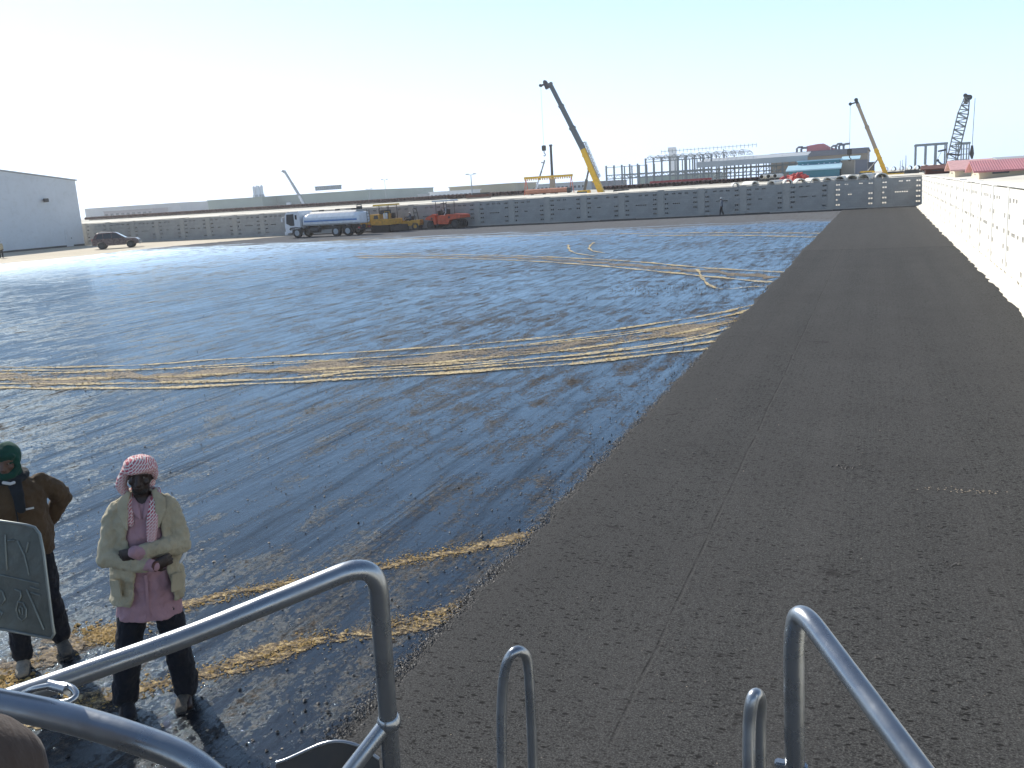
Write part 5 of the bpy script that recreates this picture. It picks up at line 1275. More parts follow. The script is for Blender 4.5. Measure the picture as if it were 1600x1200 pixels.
# ================================================================== PEOPLE
def organic(name, mb, m, parent, vox, smooth=4, disp=(), sub=0):
    o = mb.build(name, m, parent, fix=True)
    r = o.modifiers.new('remesh', 'REMESH'); r.mode = 'VOXEL'; r.voxel_size = vox; r.use_smooth_shade = True
    if smooth: q = o.modifiers.new('smooth', 'SMOOTH'); q.factor = .5; q.iterations = smooth
    for i, (sz, st) in enumerate(disp):
        tx = bpy.data.textures.new('folds', 'CLOUDS'); tx.noise_scale = sz; tx.noise_depth = 2
        d = o.modifiers.new('folds', 'DISPLACE'); d.texture = tx; d.strength = st; d.mid_level = .5; d.texture_coords = 'LOCAL'
    return o
V3 = Vector
def hand(mb, w, d, nrm, sgn=1, curl=.5, s=1.0):
    """palm + four bent fingers of unequal length + thumb; d: pointing, nrm: back of the hand"""
    d = V3(d).normalized(); nrm = V3(nrm); nrm = (nrm - d * nrm.dot(d)).normalized(); side = d.cross(nrm) * sgn
    w = V3(w); k = w + d * .085 * s
    mb.tube([w - d * .02, w + d * .03 * s, k], [(.021 * s, .027 * s), (.019 * s, .038 * s), (.015 * s, .041 * s)], seg=12, flat=tuple(nrm), round_cap=True)
    for i, (off, ln) in enumerate(((-.031, .068), (-.0105, .078), (.0105, .072), (.031, .056))):
        a = k + side * off * s; p = a; dd = d.copy(); pts = [a - d * .01]
        for j, f in enumerate((.45, .32, .23)):
            ang = curl * (.5 + .45 * j); c = (d * math.cos(ang) - nrm * math.sin(ang)); p = p + c * ln * f * s; pts.append(p)
        mb.tube([pts[0], a, pts[1], pts[2], pts[3]], [.0092 * s, .0092 * s, .0086 * s, .0078 * s, .0068 * s], seg=8, round_cap=True)
    b = w + d * .025 * s - side * .03 * s
    mb.tube([b, b - side * .022 * s + d * .028 * s - nrm * .008 * s, b - side * .026 * s + d * .058 * s - nrm * .02 * s], [.0125 * s, .0105 * s, .008 * s], seg=8, round_cap=True)
def head(mb, c, yaw=0.0, pitch=0.0, s=1.0):
    """c: centre of skull; face looks to -Y turned by yaw"""
    Rm = (Matrix.Rotation(yaw, 4, 'Z') @ Matrix.Rotation(pitch, 4, 'X')); P = lambda x, y, z: V3(c) + Rm @ V3((x * s, y * s, z * s))
    mb.ell(c, (.076 * s, .096 * s, .100 * s), 18, 12, Rm)
    mb.ell(P(0, -.028, -.055), (.060 * s, .066 * s, .070 * s), 16, 10, Rm)
    mb.ell(P(0, -.062, -.098), (.030 * s, .026 * s, .022 * s), 12, 8, Rm)             # chin
    mb.tube([P(0, -.088, .010), P(0, -.104, -.018), P(0, -.114, -.036)], [.009 * s, .012 * s, .016 * s], seg=10, round_cap=True)   # nose
    for q in (-1, 1):
        mb.ell(P(q * .016, -.098, -.040), (.011 * s, .013 * s, .009 * s), 8, 6, Rm)
        mb.tube([P(q * .018, -.088, .022), P(q * .045, -.078, .024), P(q * .060, -.06, .012)], .0085 * s, seg=8, round_cap=True)   # brow
        mb.ell(P(q * .046, -.068, -.030), (.022 * s, .018 * s, .02 * s), 10, 8, Rm)      # cheek
        mb.ell(P(q * .078, .006, -.012), (.010 * s, .020 * s, .032 * s), 10, 8, Rm)      # ear
    mb.tube([P(-.022, -.088, -.066), P(0, -.098, -.063), P(.022, -.088, -.066)], .0075 * s, seg=8, round_cap=True)
    mb.tube([P(-.020, -.086, -.078), P(0, -.096, -.080), P(.020, -.086, -.078)], .0085 * s, seg=8, round_cap=True)
    return P
M['eyewhite'] = mat('eye white', (.16, .14, .12), .3, var=.05)
M['pupil'] = mat('dark iris', (.015, .01, .008), .15, var=.05)
def eyes(P, parent, s=1.0):
    for q in (-1, 1):
        mb = MB(); mb.ell(P(q * .032, -.0795, .002), (.0125 * s, .009 * s, .0075 * s), 10, 8); e = mb.build('eye', M['eyewhite'], parent)
        mb = MB(); mb.ell(P(q * .032, -.0875, .002), .0048 * s, 8, 6); mb.build('iris', M['pupil'], e)
def limb(mb, pts, rad, seg=14): mb.tube(pts, rad, seg=seg, round_cap=True)
def fabric(name, col, rough=.9, var=.25, scale=5, fold=.5, dirt=None, weave=180):
    m = bpy.data.materials.new(name); n, p = nodes(m); o = objc(n)
    c = ramp(n, noise(n, o, scale, 6, .6), [(.3, tuple(x * (1 - var) for x in col)), (.7, tuple(min(1, x * (1 + var * .5)) for x in col))])
    if dirt: c = mixc(n, ramp(n, noise(n, o, scale * 1.7 + 2, 8, .7), [(.5, 0.0), (.75, .45)]), c, dirt)
    n.links.new(c, p.inputs['Base Color']); p.inputs['Roughness'].default_value = rough; p.inputs['Specular IOR Level'].default_value = .2
    p.inputs['Sheen Weight'].default_value = .08
    nr = bump(n, noise(n, mapping(n, o, (1, 1, .6)), 9, 5, .6, .8), fold, .03); nr = bump(n, noise(n, o, weave, 2), .25, .002, nr)
    n.links.new(nr, p.inputs['Normal']); return m
M['khaki'] = fabric('khaki jacket cloth', (.42, .37, .255), dirt=(.26, .22, .14))
M['pinkshirt'] = fabric('dusty pink shirt cloth', (.40, .24, .265), var=.12)
M['navy'] = fabric('black navy trousers', (.012, .014, .020), var=.3, dirt=(.05, .045, .04))
M['browncloth'] = fabric('dark brown jacket cloth', (.085, .055, .03), var=.25)
M['green'] = fabric('dark green wrap', (.012, .06, .042), var=.3)
M['darkscarf'] = fabric('black scarf', (.02, .024, .028), var=.3)
M['boot'] = fabric('dusty grey boots', (.09, .082, .07), var=.4, scale=14, dirt=(.24, .20, .15))
M['bootpale'] = fabric('dusty pale boots', (.28, .25, .20), var=.4, scale=14, dirt=(.4, .34, .25))
M['taupe'] = fabric('brown taupe sleeve cloth', (.065, .047, .038), var=.15, weave=300)
M['slate'] = fabric('slate blue overall', (.10, .13, .17), var=.2)
M['whitecloth'] = fabric('white cloth', (.62, .62, .60), var=.1)
M['tanleather'] = mat('sole rubber', (.02, .02, .02), .8)
def keffiyeh():
    m = bpy.data.materials.new('red and white checked cloth'); n, p = nodes(m); o = objc(n)
    v = mapping(n, o, (1, 1, 1), (R(12), R(8), R(20)))
    b = N(n, 'ShaderNodeTexBrick'); n.links.new(mapping(n, o, (1, 1, 1), (R(75), R(10), R(35))), b.inputs['Vector']); b.inputs['Scale'].default_value = 1
    b.inputs['Brick Width'].default_value = .030; b.inputs['Row Height'].default_value = .0125; b.inputs['Mortar Size'].default_value = .0026; b.inputs['Mortar Smooth'].default_value = .1
    b.inputs['Color1'].default_value = (.46, .10, .13, 1); b.inputs['Color2'].default_value = (.42, .06, .09, 1); b.inputs['Mortar'].default_value = (.72, .66, .62, 1)
    c = mixc(n, ramp(n, noise(n, o, 6, 4), [(.4, 0.0), (.7, .35)]), b.outputs['Color'], (.62, .54, .50))
    n.links.new(c, p.inputs['Base Color']); p.inputs['Roughness'].default_value = .95; p.inputs['Specular IOR Level'].default_value = .15
    n.links.new(bump(n, noise(n, o, 12, 5, .6, .8), .6, .03), p.inputs['Normal']); return m
M['keff'] = keffiyeh()

def shell(mb, levels, nseg=40, th=.014):
    """open fronted garment wall: levels (z, cx, cy, rx, ry, open_left, open_right) with angles from the front (-Y)"""
    rows = []
    for z, cx, cy, rx, ry, ol, or_ in levels:
        a0 = or_; a1 = 2 * math.pi - ol; o_ = []; i_ = []
        for k in range(nseg + 1):
            a = a0 + (a1 - a0) * k / nseg; sx, sy = math.sin(a), -math.cos(a)
            o_.append((cx + rx * sx, cy + ry * sy, z)); i_.append((cx + (rx - th) * sx, cy + (ry - th) * sy, z))
        rows.append(o_ + i_[::-1])
    n = len(rows[0]); V = [v for r in rows for v in r]
    F = [(i * n + k, i * n + (k + 1) % n, (i + 1) * n + (k + 1) % n, (i + 1) * n + k) for i in range(len(rows) - 1) for k in range(n)]
    h = nseg + 1
    for base in (0, (len(rows) - 1) * n):
        for k in range(nseg):
            q = (base + k, base + k + 1, base + n - 2 - k, base + n - 1 - k); F.append(q if base else q[::-1])
    mb.add(V, F)

def man_crossed():
    t = thing('person', 'man with red checked headscarf, beige jacket and pink shirt standing with folded arms', 'person', (-4.66, 4.40, .0), R(40)); t.rotation_euler = (0, R(4.0), R(40)); t.scale = (.93, .95, 1.03)
    # --- body
    b = MB(); P = head(b, (0, -.015, 1.66), R(-8), R(4), 1.06); limb(b, [(0, 0, 1.44), (0, -.008, 1.60)], [.062, .056])
    b.rings([(0, 0, .86, .14, .10), (0, 0, .95, .155, .11), (0, 0, 1.08, .14, .10), (0, 0, 1.25, .165, .115), (0, 0, 1.38, .175, .105), (0, 0, 1.46, .12, .08), (0, 0, 1.50, .07, .065)])
    for q in (-1, 1):
        limb(b, [(q * .09, 0, .90), (q * .15, -.02, .50), (q * .215, .01, .09)], [.085, .055, .038])
        limb(b, [(q * .215, .02, .06), (q * .23, -.13, .035)], [.036, .03])
    Ls, Le, Lw = V3((.192, .0, 1.405)), V3((.255, -.07, 1.17)), V3((-.045, -.245, 1.205))
    Rs, Re, Rw = V3((-.192, .0, 1.405)), V3((-.262, -.07, 1.13)), V3((.055, -.268, 1.11))
    limb(b, [Ls - V3((0, 0, .03)), Le], [.045, .045]); limb(b, [Le, Lw], [.044, .028]); limb(b, [Rs - V3((0, 0, .03)), Re], [.045, .045]); limb(b, [Re, Rw], [.044, .028])
    hand(b, Lw, (-1, .42, -.30), (0, -1, .2), 1, .5); hand(b, Rw, (1, .35, .15), (0, -1, .1), -1, .5)
    body = organic('body', b, M['skin'], t, .0062, 2); eyes(P, body)
    mb = MB(); mb.ell(P(0, -.052, -.088), (.056, .050, .034), 14, 8); organic('beard', mb, M['hair'], body, .006, 1, ((.01, .006),))
    # --- trousers
    b = MB(); b.rings([(0, 0, .80, .165, .125), (0, 0, .88, .18, .135), (0, 0, .97, .165, .125)])
    for q in (-1, 1): limb(b, [(q * .09, 0, .88), (q * .125, -.01, .68), (q * .160, -.03, .50), (q * .192, .0, .28), (q * .215, .015, .12)], [.112, .106, .094, .094, .094])
    organic('trousers', b, M['navy'], t, .009, 4, ((.07, .030), (.025, .008)))
    # --- boots
    for q in (-1, 1):
        b = MB(); x = q * .225; yw = -.02 * q
        b.tube([(x, .035, .17), (x, .03, .10)], [.056, .055], seg=14, round_cap=True)
        b.tube([(x, .055, .052), (x + yw, -.02, .058), (x + 2 * yw, -.11, .045), (x + 2.4 * yw, -.165, .038)], [(.045, .045), (.052, .048), (.042, .052), (.032, .042)], seg=14, flat=(0, 0, 1), round_cap=True)
        bo = organic('boot', b, M['boot'] if q > 0 else M['navy'], t, .007, 3, ((.04, .006),))
        b = MB(); b.tube([(x, .085, .016), (x + yw, -.02, .016), (x + 2.2 * yw, -.12, .016), (x + 2.5 * yw, -.20, .016)], [(.014, .044), (.014, .052), (.014, .055), (.014, .034)], seg=12, flat=(0, 0, 1)); b.build('sole', M['tanleather'], bo)
    # --- pink shirt
    b = MB(); b.rings([(0, -.0, .685, .232, .168), (0, 0, .76, .225, .165), (0, 0, .90, .205, .155), (0, 0, 1.08, .178, .132), (0, 0, 1.25, .185, .138), (0, 0, 1.38, .182, .118), (0, 0, 1.45, .125, .090), (0, 0, 1.495, .075, .072)], 36)
    limb(b, [Le.lerp(Lw, .6), Lw + (Lw - Le).normalized() * .012], [.046, .042]); limb(b, [Re.lerp(Rw, .6), Rw + (Rw - Re).normalized() * .012], [.046, .042])
    sh = organic('shirt', b, M['pinkshirt'], t, .008, 3, ((.10, .035), (.035, .010)))
    mb = MB()
    for q in (-1, 1): mb.tube([(q * .062, -.045, 1.50), (q * .045, -.085, 1.47), (q * .03, -.115, 1.42), (q * .012, -.128, 1.385)], [(.010, .022), (.009, .028), (.008, .024), (.006, .008)], seg=10, flat=(0, -1, .3), round_cap=True)
    organic('collar', mb, M['pinkshirt'], sh, .006, 1)
    mb = MB(); mb.box((-.012, -.170, .72), (.012, -.155, 1.02), .003); mb.build('placket', M['pinkshirt'], sh)
    # --- open jacket
    b = MB(); D = R
    shell(b, [(.80, -.01, 0, .262, .198, D(26), D(50)), (.90, 0, 0, .255, .190, D(20), D(45)), (1.02, 0, 0, .248, .180, D(18), D(38)), (1.14, 0, 0, .232, .168, D(22), D(34)), (1.28, 0, 0, .222, .162, D(32), D(36)), (1.38, 0, .0, .228, .150, D(34), D(34)), (1.455, 0, .0, .190, .122, D(38), D(36)), (1.49, 0, .008, .115, .095, D(44), D(42)), (1.545, 0, .018, .105, .092, D(58), D(56))], 56, .02)
    limb(b, [Ls + V3((-.03, 0, .015)), Ls + V3((.01, 0, -.06)), Le], [.078, .078, .062], 18); limb(b, [Le, Le.lerp(Lw, .5), Le.lerp(Lw, .84)], [.064, .058, .050], 18)
    limb(b, [Rs + V3((.03, 0, .015)), Rs + V3((-.01, 0, -.06)), Re], [.078, .078, .063], 18); limb(b, [Re, Re.lerp(Rw, .5), Re.lerp(Rw, .84)], [.065, .058, .050], 18)
    jk = organic('jacket', b, M['khaki'], t, .0085, 2, ((.09, .034), (.035, .018)))
    for q in (-1, 1):
        mb = MB(); mb.tube([(q * .085, -.055, 1.545), (q * .125, -.085, 1.495), (q * .125, -.12, 1.42), (q * .105, -.150, 1.33)], [(.007, .022), (.008, .045), (.007, .040), (.005, .012)], seg=12, flat=(q * .35, -1, .3), round_cap=True)
        organic('lapel', mb, M['khaki'], jk, .007, 1, ((.04, .008),))
    for q in (-1, 1):
        mb = MB(); mb.box((-.055, -.006, -.06), (.055, .006, .06), .005); o = mb.build('pocket', M['khaki'], jk); o.location = (q * .205, -.148, .94); o.rotation_euler = (0, R(q * 6), R(q * 48))
        mb = MB(); mb.tube([(q * .06, -.01, 1.545), (q * .13, -.0, 1.512), (q * .185, .0, 1.475)], [(.006, .016)] * 3, seg=8, flat=(0, 0, 1), round_cap=True); mb.build('epaulette', M['khaki'], jk)
    # wrist band and white cuff
    mb = MB(); d_ = (Rw - Re).normalized(); mb.tube([Rw + d_ * .018, Rw + d_ * .036], [(.034), (.034)], seg=14); mb.build('wrist_band', M['rust'], t)
    mb = MB(); mb.tube([V3((.275, -.10, 1.12)), V3((.262, -.135, 1.10)), V3((.238, -.155, 1.075))], [.012, .015, .010], seg=10, round_cap=True); mb.build('white_glove', M['whitecloth'], t)
    # --- headscarf
    b = MB(); c = P(0, .006, .045)
    b.ell(P(.0, .010, .048), (.114, .122, .074), 20, 12, Matrix.Rotation(R(-8), 4, 'Z') @ Matrix.Rotation(R(-6), 4, 'X'))
    ring = []
    for k in range(24):
        a = 2 * math.pi * k / 24; ring.append(P(.096 * math.sin(a), .004 - .100 * math.cos(a), .035 + .012 * math.cos(a) + .008 * math.sin(2 * a)))
    b.tube(ring, .021, seg=10, closed=True)
    b.tube([P(-.085, .01, .03), P(-.118, -.005, -.03), P(-.128, -.01, -.075), P(-.095, -.02, -.125)], [.028, .040, .042, .028], seg=12, round_cap=True)
    b.tube([P(.09, -.02, .04), P(.098, -.005, .0), P(.085, .03, -.04)], [.024, .024, .018], seg=12, round_cap=True)
    b.tube([P(.0, .10, .02), P(.0, .10, -.08), P(0, .075, -.15)], [(.03, .07), (.03, .08), (.025, .07)], seg=12, flat=(0, 1, 0), round_cap=True)
    hs = organic('headscarf', b, M['keff'], t, .007, 3, ((.035, .014), (.015, .005)))
    b = MB(); b.tube([(.06, .07, 1.52), (.098, .0, 1.53), (.092, -.075, 1.485), (.072, -.135, 1.40), (.060, -.165, 1.30), (.052, -.178, 1.215)], [(.014, .035), (.014, .04), (.013, .040), (.012, .042), (.011, .040), (.010, .034)], seg=12, flat=(0, -1, .2), round_cap=True)
    b.tube([(-.075, .03, 1.54), (-.085, -.05, 1.50), (-.085, -.10, 1.43), (-.08, -.125, 1.36)], [(.012, .03), (.013, .03), (.012, .032), (.010, .026)], seg=12, flat=(0, -1, .2), round_cap=True)
    organic('scarf_end', b, M['keff'], hs, .007, 2, ((.04, .010),))
M['hair'] = mat('black beard hair', (.012, .010, .009), .85, var=.4, scale=60)
man_crossed()

def man_green():
    t = thing('person', 'man in dark green head wrap and brown jacket standing behind the number plate', 'person', (-6.12, 4.72, .0), R(52))
    b = MB(); P = head(b, (0, -.03, 1.645), R(-22), R(8)); limb(b, [(0, 0, 1.44), (0, -.015, 1.58)], [.062, .056])
    b.rings([(0, 0, .86, .14, .10), (0, 0, .95, .155, .11), (0, 0, 1.08, .14, .10), (0, 0, 1.25, .165, .115), (0, 0, 1.38, .175, .105), (0, 0, 1.46, .12, .08), (0, 0, 1.50, .07, .065)])
    feet = {1: (.15, .03), -1: (-.13, -.14)}
    for q in (-1, 1):
        fx, fy = feet[q]
        limb(b, [(q * .09, 0, .90), (q * .09 * .5 + fx * .5, fy * .5 - .02, .50), (fx, fy, .09)], [.085, .055, .038]); limb(b, [(fx, fy, .06), (fx + q * .02, fy - .14, .035)], [.036, .03])
    Ls, Le, Lw = V3((.19, .02, 1.42)), V3((.34, .10, 1.245)), V3((.215, .155, 1.045))
    Rs, Re, Rw = V3((-.19, .02, 1.42)), V3((-.34, .12, 1.21)), V3((-.16, .19, 1.0))
    limb(b, [Ls, Le], [.058, .045]); limb(b, [Le, Lw], [.044, .028]); limb(b, [Rs, Re], [.058, .045]); limb(b, [Re, Rw], [.044, .028])
    hand(b, Lw, (-.75, .3, -.6), (0, 1, .1), -1, .5); hand(b, Rw, (.8, .2, -.5), (0, 1, .1), 1, .5)
    body = organic('body', b, M['skin2'], t, .0065, 2); eyes(P, body)
    b = MB(); b.rings([(0, 0, .80, .165, .125), (0, 0, .88, .18, .135), (0, 0, .97, .165, .125)])
    for q in (-1, 1):
        fx, fy = feet[q]; limb(b, [(q * .09, 0, .88), (q * .06 + fx * .35, fy * .3, .68), (q * .045 + fx * .5, fy * .6 - .03, .50), (fx * .9 + q * .01, fy * .9, .28), (fx, fy + .01, .13)], [.108, .096, .080, .076, .074])
    organic('trousers', b, M['navy'], t, .009, 4, ((.07, .028), (.025, .008)))
    for q in (-1, 1):
        fx, fy = feet[q]; b = MB(); dx = q * .02
        b.tube([(fx, fy + .03, .17), (fx, fy + .03, .09)], [.054, .054], seg=14, round_cap=True)
        b.tube([(fx, fy + .05, .05), (fx + dx * .5, fy - .03, .055), (fx + dx, fy - .11, .045), (fx + dx, fy - .165, .038)], [(.044, .044), (.05, .047), (.042, .05), (.03, .04)], seg=14, flat=(0, 0, 1), round_cap=True)
        bo = organic('boot', b, M['boot'] if q > 0 else M['bootpale'], t, .007, 3, ((.04, .006),))
        b = MB(); b.tube([(fx, fy + .085, .016), (fx + dx * .5, fy - .02, .016), (fx + dx, fy - .12, .016), (fx + dx, fy - .20, .016)], [(.014, .044), (.014, .052), (.014, .054), (.014, .034)], seg=12, flat=(0, 0, 1)); b.build('sole', M['tanleather'], bo)
    b = MB(); b.rings([(0, 0, .86, .205, .155), (0, 0, .90, .225, .17), (0, 0, 1.0, .235, .175), (0, 0, 1.15, .222, .165), (0, 0, 1.28, .222, .162), (0, 0, 1.38, .215, .145), (0, 0, 1.45, .165, .115), (0, 0, 1.50, .105, .09), (0, 0, 1.53, .09, .085)], 36)
    for s_, e_, w_ in ((Ls, Le, Lw), (Rs, Re, Rw)): limb(b, [s_, s_.lerp(e_, .4), e_], [.074, .078, .070], 18); limb(b, [e_, e_.lerp(w_, .5), e_.lerp(w_, .9)], [.070, .064, .052], 18)
    jk = organic('jacket', b, M['browncloth'], t, .009, 3, ((.10, .040), (.03, .012)))
    mb = MB(); mb.box((.06, -.181, 1.27), (.12, -.172, 1.283)); mb.build('chest_tab', M['whitecloth'], jk)
    mb = MB(); mb.tube([(0, -.178, .92), (0, -.180, 1.1), (0, -.172, 1.3), (0, -.13, 1.43)], .006, seg=6); mb.build('zip', M['darkscarf'], jk)
    # wrap covering head and chin, open at the face
    b = MB(); Rm = Matrix.Rotation(R(-22), 4, 'Z')
    b.ell(P(0, .018, .030), (.096, .112, .106), 20, 12, Rm)
    b.tube([P(-.078, -.02, .02), P(-.080, -.035, -.05), P(-.045, -.075, -.095), P(0, -.092, -.10), P(.045, -.075, -.095), P(.080, -.035, -.05), P(.078, -.02, .02)], [.022, .024, .030, .034, .030, .024, .022], seg=12, round_cap=True)
    b.tube([P(0, .0, -.13), P(0, .0, -.06)], [(.085), (.082)], seg=18, round_cap=True)
    b.tube([P(-.07, -.055, .050), P(0, -.090, .060), P(.07, -.055, .050)], .020, seg=12, round_cap=True)
    organic('head_wrap', b, M['green'], t, .008, 3, ((.04, .012),))
    b = MB(); rg = [(.105 * math.sin(a), .0 - .10 * math.cos(a), 1.515 - .02 * math.cos(a)) for a in [2 * math.pi * k / 20 for k in range(20)]]
    b.tube(rg, .032, seg=10, closed=True); b.tube([(.02, -.11, 1.49), (.03, -.165, 1.40), (.035, -.188, 1.28)], [(.02, .05), (.018, .045), (.014, .035)], seg=12, flat=(0, -1, .2), round_cap=True)
    organic('scarf', b, M['darkscarf'], t, .008, 3, ((.04, .014),))
    mb = MB(); mb.tube([(-.05, -.125, 1.50), (-.005, -.142, 1.485), (.02, -.14, 1.49)], [(.004, .012)] * 3, seg=8, flat=(0, -1, .3), round_cap=True); mb.build('collar', M['whitecloth'], t)
man_green()

def figure(label, loc, rz, J, top, bottom, skin, vox=.014, cap=None, group=None, headyaw=0):
    t = thing('person', label, 'person', loc, rz, group)
    b = MB(); P = head(b, J['head'], headyaw); hp, ch, nk = V3(J['hip']), V3(J['chest']), V3(J['neck'])
    limb(b, [nk, V3(J['head']) + V3((0, .01, -.06))], [.06, .055])
    b.tube([hp, hp.lerp(ch, .5), ch, nk], [(.15, .11), (.14, .10), (.175, .115), (.08, .07)], seg=18, flat=(1, 0, 0), round_cap=True)
    for q in 'LR':
        s_, e_, w_ = [V3(J[k + q]) for k in ('sh', 'el', 'wr')]; h_, k_, a_ = [V3(J[k + q]) for k in ('hp', 'kn', 'an')]
        limb(b, [s_, e_], [.055, .044]); limb(b, [e_, w_], [.043, .028]); limb(b, [h_, k_], [.085, .056]); limb(b, [k_, a_], [.055, .036])
        hand(b, w_, (w_ - e_), (0, -.3, 1), 1 if q == 'L' else -1, .7)
    body = organic('body', b, skin, t, vox * .6, 1); eyes(P, body)
    b = MB(); b.tube([hp, hp.lerp(ch, .5), ch, nk + V3((0, 0, -.02))], [(.19, .14), (.18, .135), (.20, .14), (.09, .085)], seg=20, flat=(1, 0, 0), round_cap=True)
    for q in 'LR': s_, e_, w_ = [V3(J[k + q]) for k in ('sh', 'el', 'wr')]; limb(b, [s_, e_], [.070, .060]); limb(b, [e_, e_.lerp(w_, .93)], [.058, .046])
    organic('shirt', b, top, t, vox, 2, ((.09, .03),))
    b = MB(); b.tube([hp + V3((0, 0, .06)), hp], [(.17, .125), (.175, .13)], seg=20, flat=(1, 0, 0), round_cap=True)
    for q in 'LR': h_, k_, a_ = [V3(J[k + q]) for k in ('hp', 'kn', 'an')]; limb(b, [h_, k_], [.10, .078]); limb(b, [k_, k_.lerp(a_, .93)], [.076, .066])
    organic('trousers', b, bottom, t, vox, 2, ((.09, .025),))
    for q in 'LR':
        a_ = V3(J['an' + q]); b = MB(); b.tube([a_ + V3((0, .04, -.045)), a_ + V3((0, -.10, -.045)), a_ + V3((0, -.16, -.05))], [(.042, .042), (.042, .046), (.03, .034)], seg=12, flat=(0, 0, 1), round_cap=True); limb(b, [a_ + V3((0, 0, .06)), a_], [.05, .05]); organic('boot', b, M['boot'], t, vox, 1)
    if cap:
        b = MB(); b.ell(P(0, .008, .035), (.092, .112, .085), 18, 10); b.tube([P(-.06, -.07, .03), P(0, -.115, .03), P(.06, -.07, .03)], [(.012, .02)] * 3, seg=8, flat=(0, 0, 1), round_cap=True); organic('hat', b, cap, t, vox * .7, 1)
    return t
WALK = dict(head=(0, -.03, 1.63), neck=(0, 0, 1.46), chest=(0, 0, 1.27), hip=(0, 0, .93), shL=(.18, 0, 1.40), elL=(.24, .05, 1.13), wrL=(.22, -.05, .90), shR=(-.18, 0, 1.40), elR=(-.24, .06, 1.13), wrR=(-.22, .0, .88),
            hpL=(.09, 0, .90), knL=(.10, -.12, .50), anL=(.10, -.14, .10), hpR=(-.09, 0, .90), knR=(-.10, .03, .50), anR=(-.10, .20, .13))
p = gp(1125, 338)
figure('person in slate blue clothes walking along the foot of the far grey wall', (p.x, 89.9, 0), R(-75), WALK, M['slate'], M['navy'], M['skin2'], cap=M['whitecloth'])
STAND = dict(WALK, knL=(.11, -.02, .50), anL=(.12, .02, .10), knR=(-.11, -.02, .50), anR=(-.12, .02, .10))
p = gp(3, 403.5)
figure('person in pale shirt standing by the grey warehouse at the left edge of the picture', (p.x, p.y, 0), R(60), STAND, M['khaki'], M['navy'], M['skin2'], cap=M['darkscarf'])
def seated(h): return dict(head=(0, -.06, h + .70), neck=(0, -.02, h + .54), chest=(0, -.01, h + .36), hip=(0, 0, h + .06), shL=(.18, -.01, h + .50), elL=(.24, -.14, h + .26), wrL=(.12, -.40, h + .36), shR=(-.18, -.01, h + .50), elR=(-.24, -.14, h + .26), wrR=(-.12, -.40, h + .36),
            hpL=(.10, 0, h + .04), knL=(.15, -.42, h + .06), anL=(.15, -.52, h - .36), hpR=(-.10, 0, h + .04), knR=(-.15, -.42, h + .06), anR=(-.15, -.52, h - .36))
r = [o for o in C.objects if o.name == 'tandem_roller'][0].location
figure('driver in grey overalls sitting on the small yellow roller', (r.x + .22, r.y + .03, 0), R(8 - 90), seated(1.16), M['slate'], M['navy'], M['skin2'], cap=M['whitecloth'])
r = [o for o in C.objects if o.name == 'pneumatic_roller'][0].location
figure('driver in dark clothes sitting under the white canopy of the orange roller', (r.x - .05, r.y + .01, 0), R(-10 - 90), seated(1.62), M['slate'], M['navy'], M['skin2'], cap=M['whitecloth'])

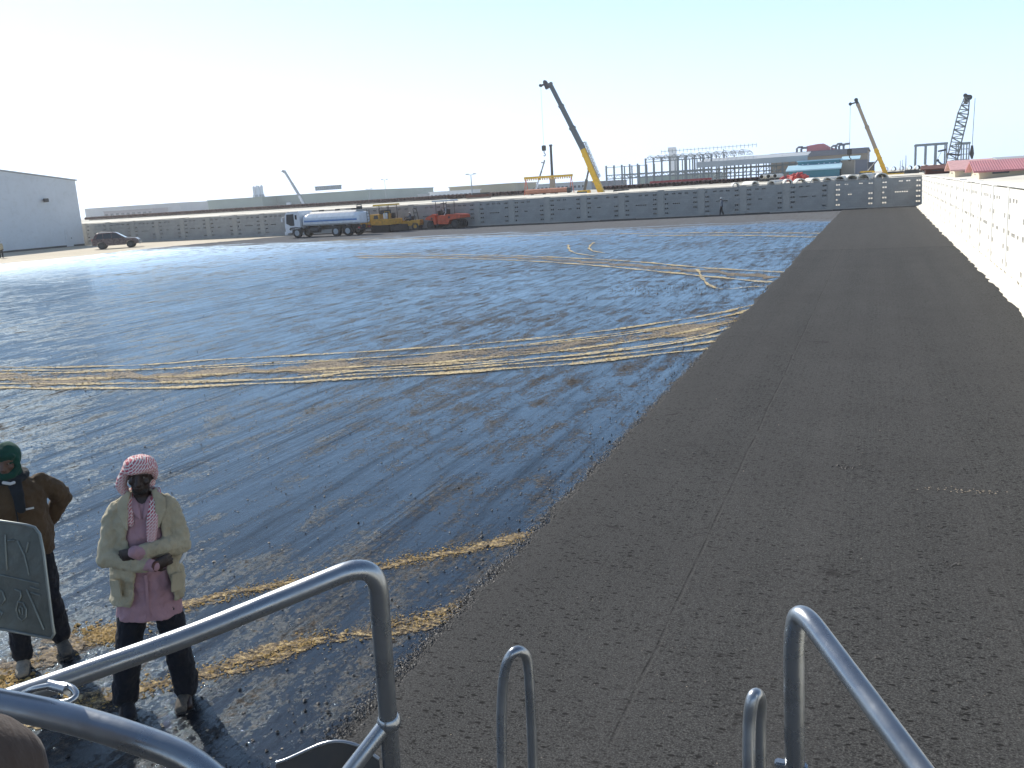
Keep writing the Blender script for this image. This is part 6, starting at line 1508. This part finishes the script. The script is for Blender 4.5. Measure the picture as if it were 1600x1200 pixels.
def bystander():
    A = PT(-42, 1222, .88)
    c = V3((-1.04, .14, 1.70)); rz = R(22.3 + 180); t = thing('person', 'person beside the camera of whom only a brown sleeve shows at bottom left', 'person', c, rz)
    Mi = (Matrix.Translation(c) @ Matrix.Rotation(rz, 4, 'Z')).inverted(); e = Mi @ A
    sh = V3((-.19, 0, 1.41)); wr = e + V3((.28, .02, -.06))
    b = MB(); P = head(b, (0, -.02, 1.64)); limb(b, [(0, 0, 1.44), (0, -.01, 1.58)], [.06, .055])
    b.rings([(0, 0, .88, .15, .11), (0, 0, 1.08, .14, .10), (0, 0, 1.30, .17, .11), (0, 0, 1.42, .15, .09), (0, 0, 1.5, .07, .06)])
    for q in (-1, 1): limb(b, [(q * .09, 0, .9), (q * .11, -.02, .5), (q * .12, 0, .1)], [.085, .056, .038]); limb(b, [(q * .12, 0, .05), (q * .12, -.14, .035)], [.036, .03])
    limb(b, [sh, e], [.055, .045]); limb(b, [e, wr], [.044, .028]); hand(b, wr, wr - e, (0, 0, 1), 1, .6)
    limb(b, [(.19, 0, 1.41), (.25, .03, 1.13)], [.055, .045]); limb(b, [(.25, .03, 1.13), (.23, -.05, .9)], [.044, .028]); hand(b, (.23, -.05, .9), (0, -.3, -1), (1, 0, 0), 1, .5)
    bd = organic('body', b, M['skin2'], t, .008, 1); eyes(P, bd)
    b = MB(); b.rings([(0, 0, .86, .2, .15), (0, 0, 1.1, .2, .15), (0, 0, 1.3, .21, .15), (0, 0, 1.43, .17, .11), (0, 0, 1.5, .09, .085)])
    limb(b, [sh, sh.lerp(e, .5), e], [.07, .068, .066], 24); limb(b, [e, e.lerp(wr, .9)], [.066, .05], 24); limb(b, [(.19, 0, 1.41), (.25, .03, 1.13)], [.07, .064]); limb(b, [(.25, .03, 1.13), (.23, -.05, .92)], [.062, .05])
    organic('jacket', b, M['taupe'], t, .009, 4, ((.10, .02),))
    b = MB(); b.rings([(0, 0, .8, .17, .13), (0, 0, .92, .18, .13)])
    for q in (-1, 1): limb(b, [(q * .09, 0, .88), (q * .11, -.02, .5), (q * .12, 0, .13)], [.105, .08, .07])
    organic('trousers', b, M['navy'], t, .012, 2)
    for q in (-1, 1): b = MB(); b.tube([(q * .12, .05, .05), (q * .12, -.1, .05), (q * .12, -.17, .04)], [(.045, .045), (.045, .05), (.03, .04)], seg=12, flat=(0, 0, 1), round_cap=True); organic('boot', b, M['boot'], t, .01, 1)
    b = MB(); b.ell(P(0, .01, .03), (.09, .11, .09), 18, 10); organic('cap', b, M['darkscarf'], t, .009, 1)
bystander()

# ------------------------------------------------------------------ air
def haze():
    mb = MB(); mb.box((-1450, -450, -1.5), (1450, 1560, 46)); m = bpy.data.materials.new('dusty air'); m.use_nodes = True; n = m.node_tree
    n.nodes.remove(n.nodes['Principled BSDF']); v = n.nodes.new('ShaderNodeVolumePrincipled')
    v.inputs['Color'].default_value = (.98, .985, 1, 1); v.inputs['Density'].default_value = .00034; v.inputs['Anisotropy'].default_value = .4
    n.links.new(v.outputs[0], n.nodes['Material Output'].inputs['Volume'])
    o = mb.build('haze', m); o['kind'] = 'stuff'
haze()
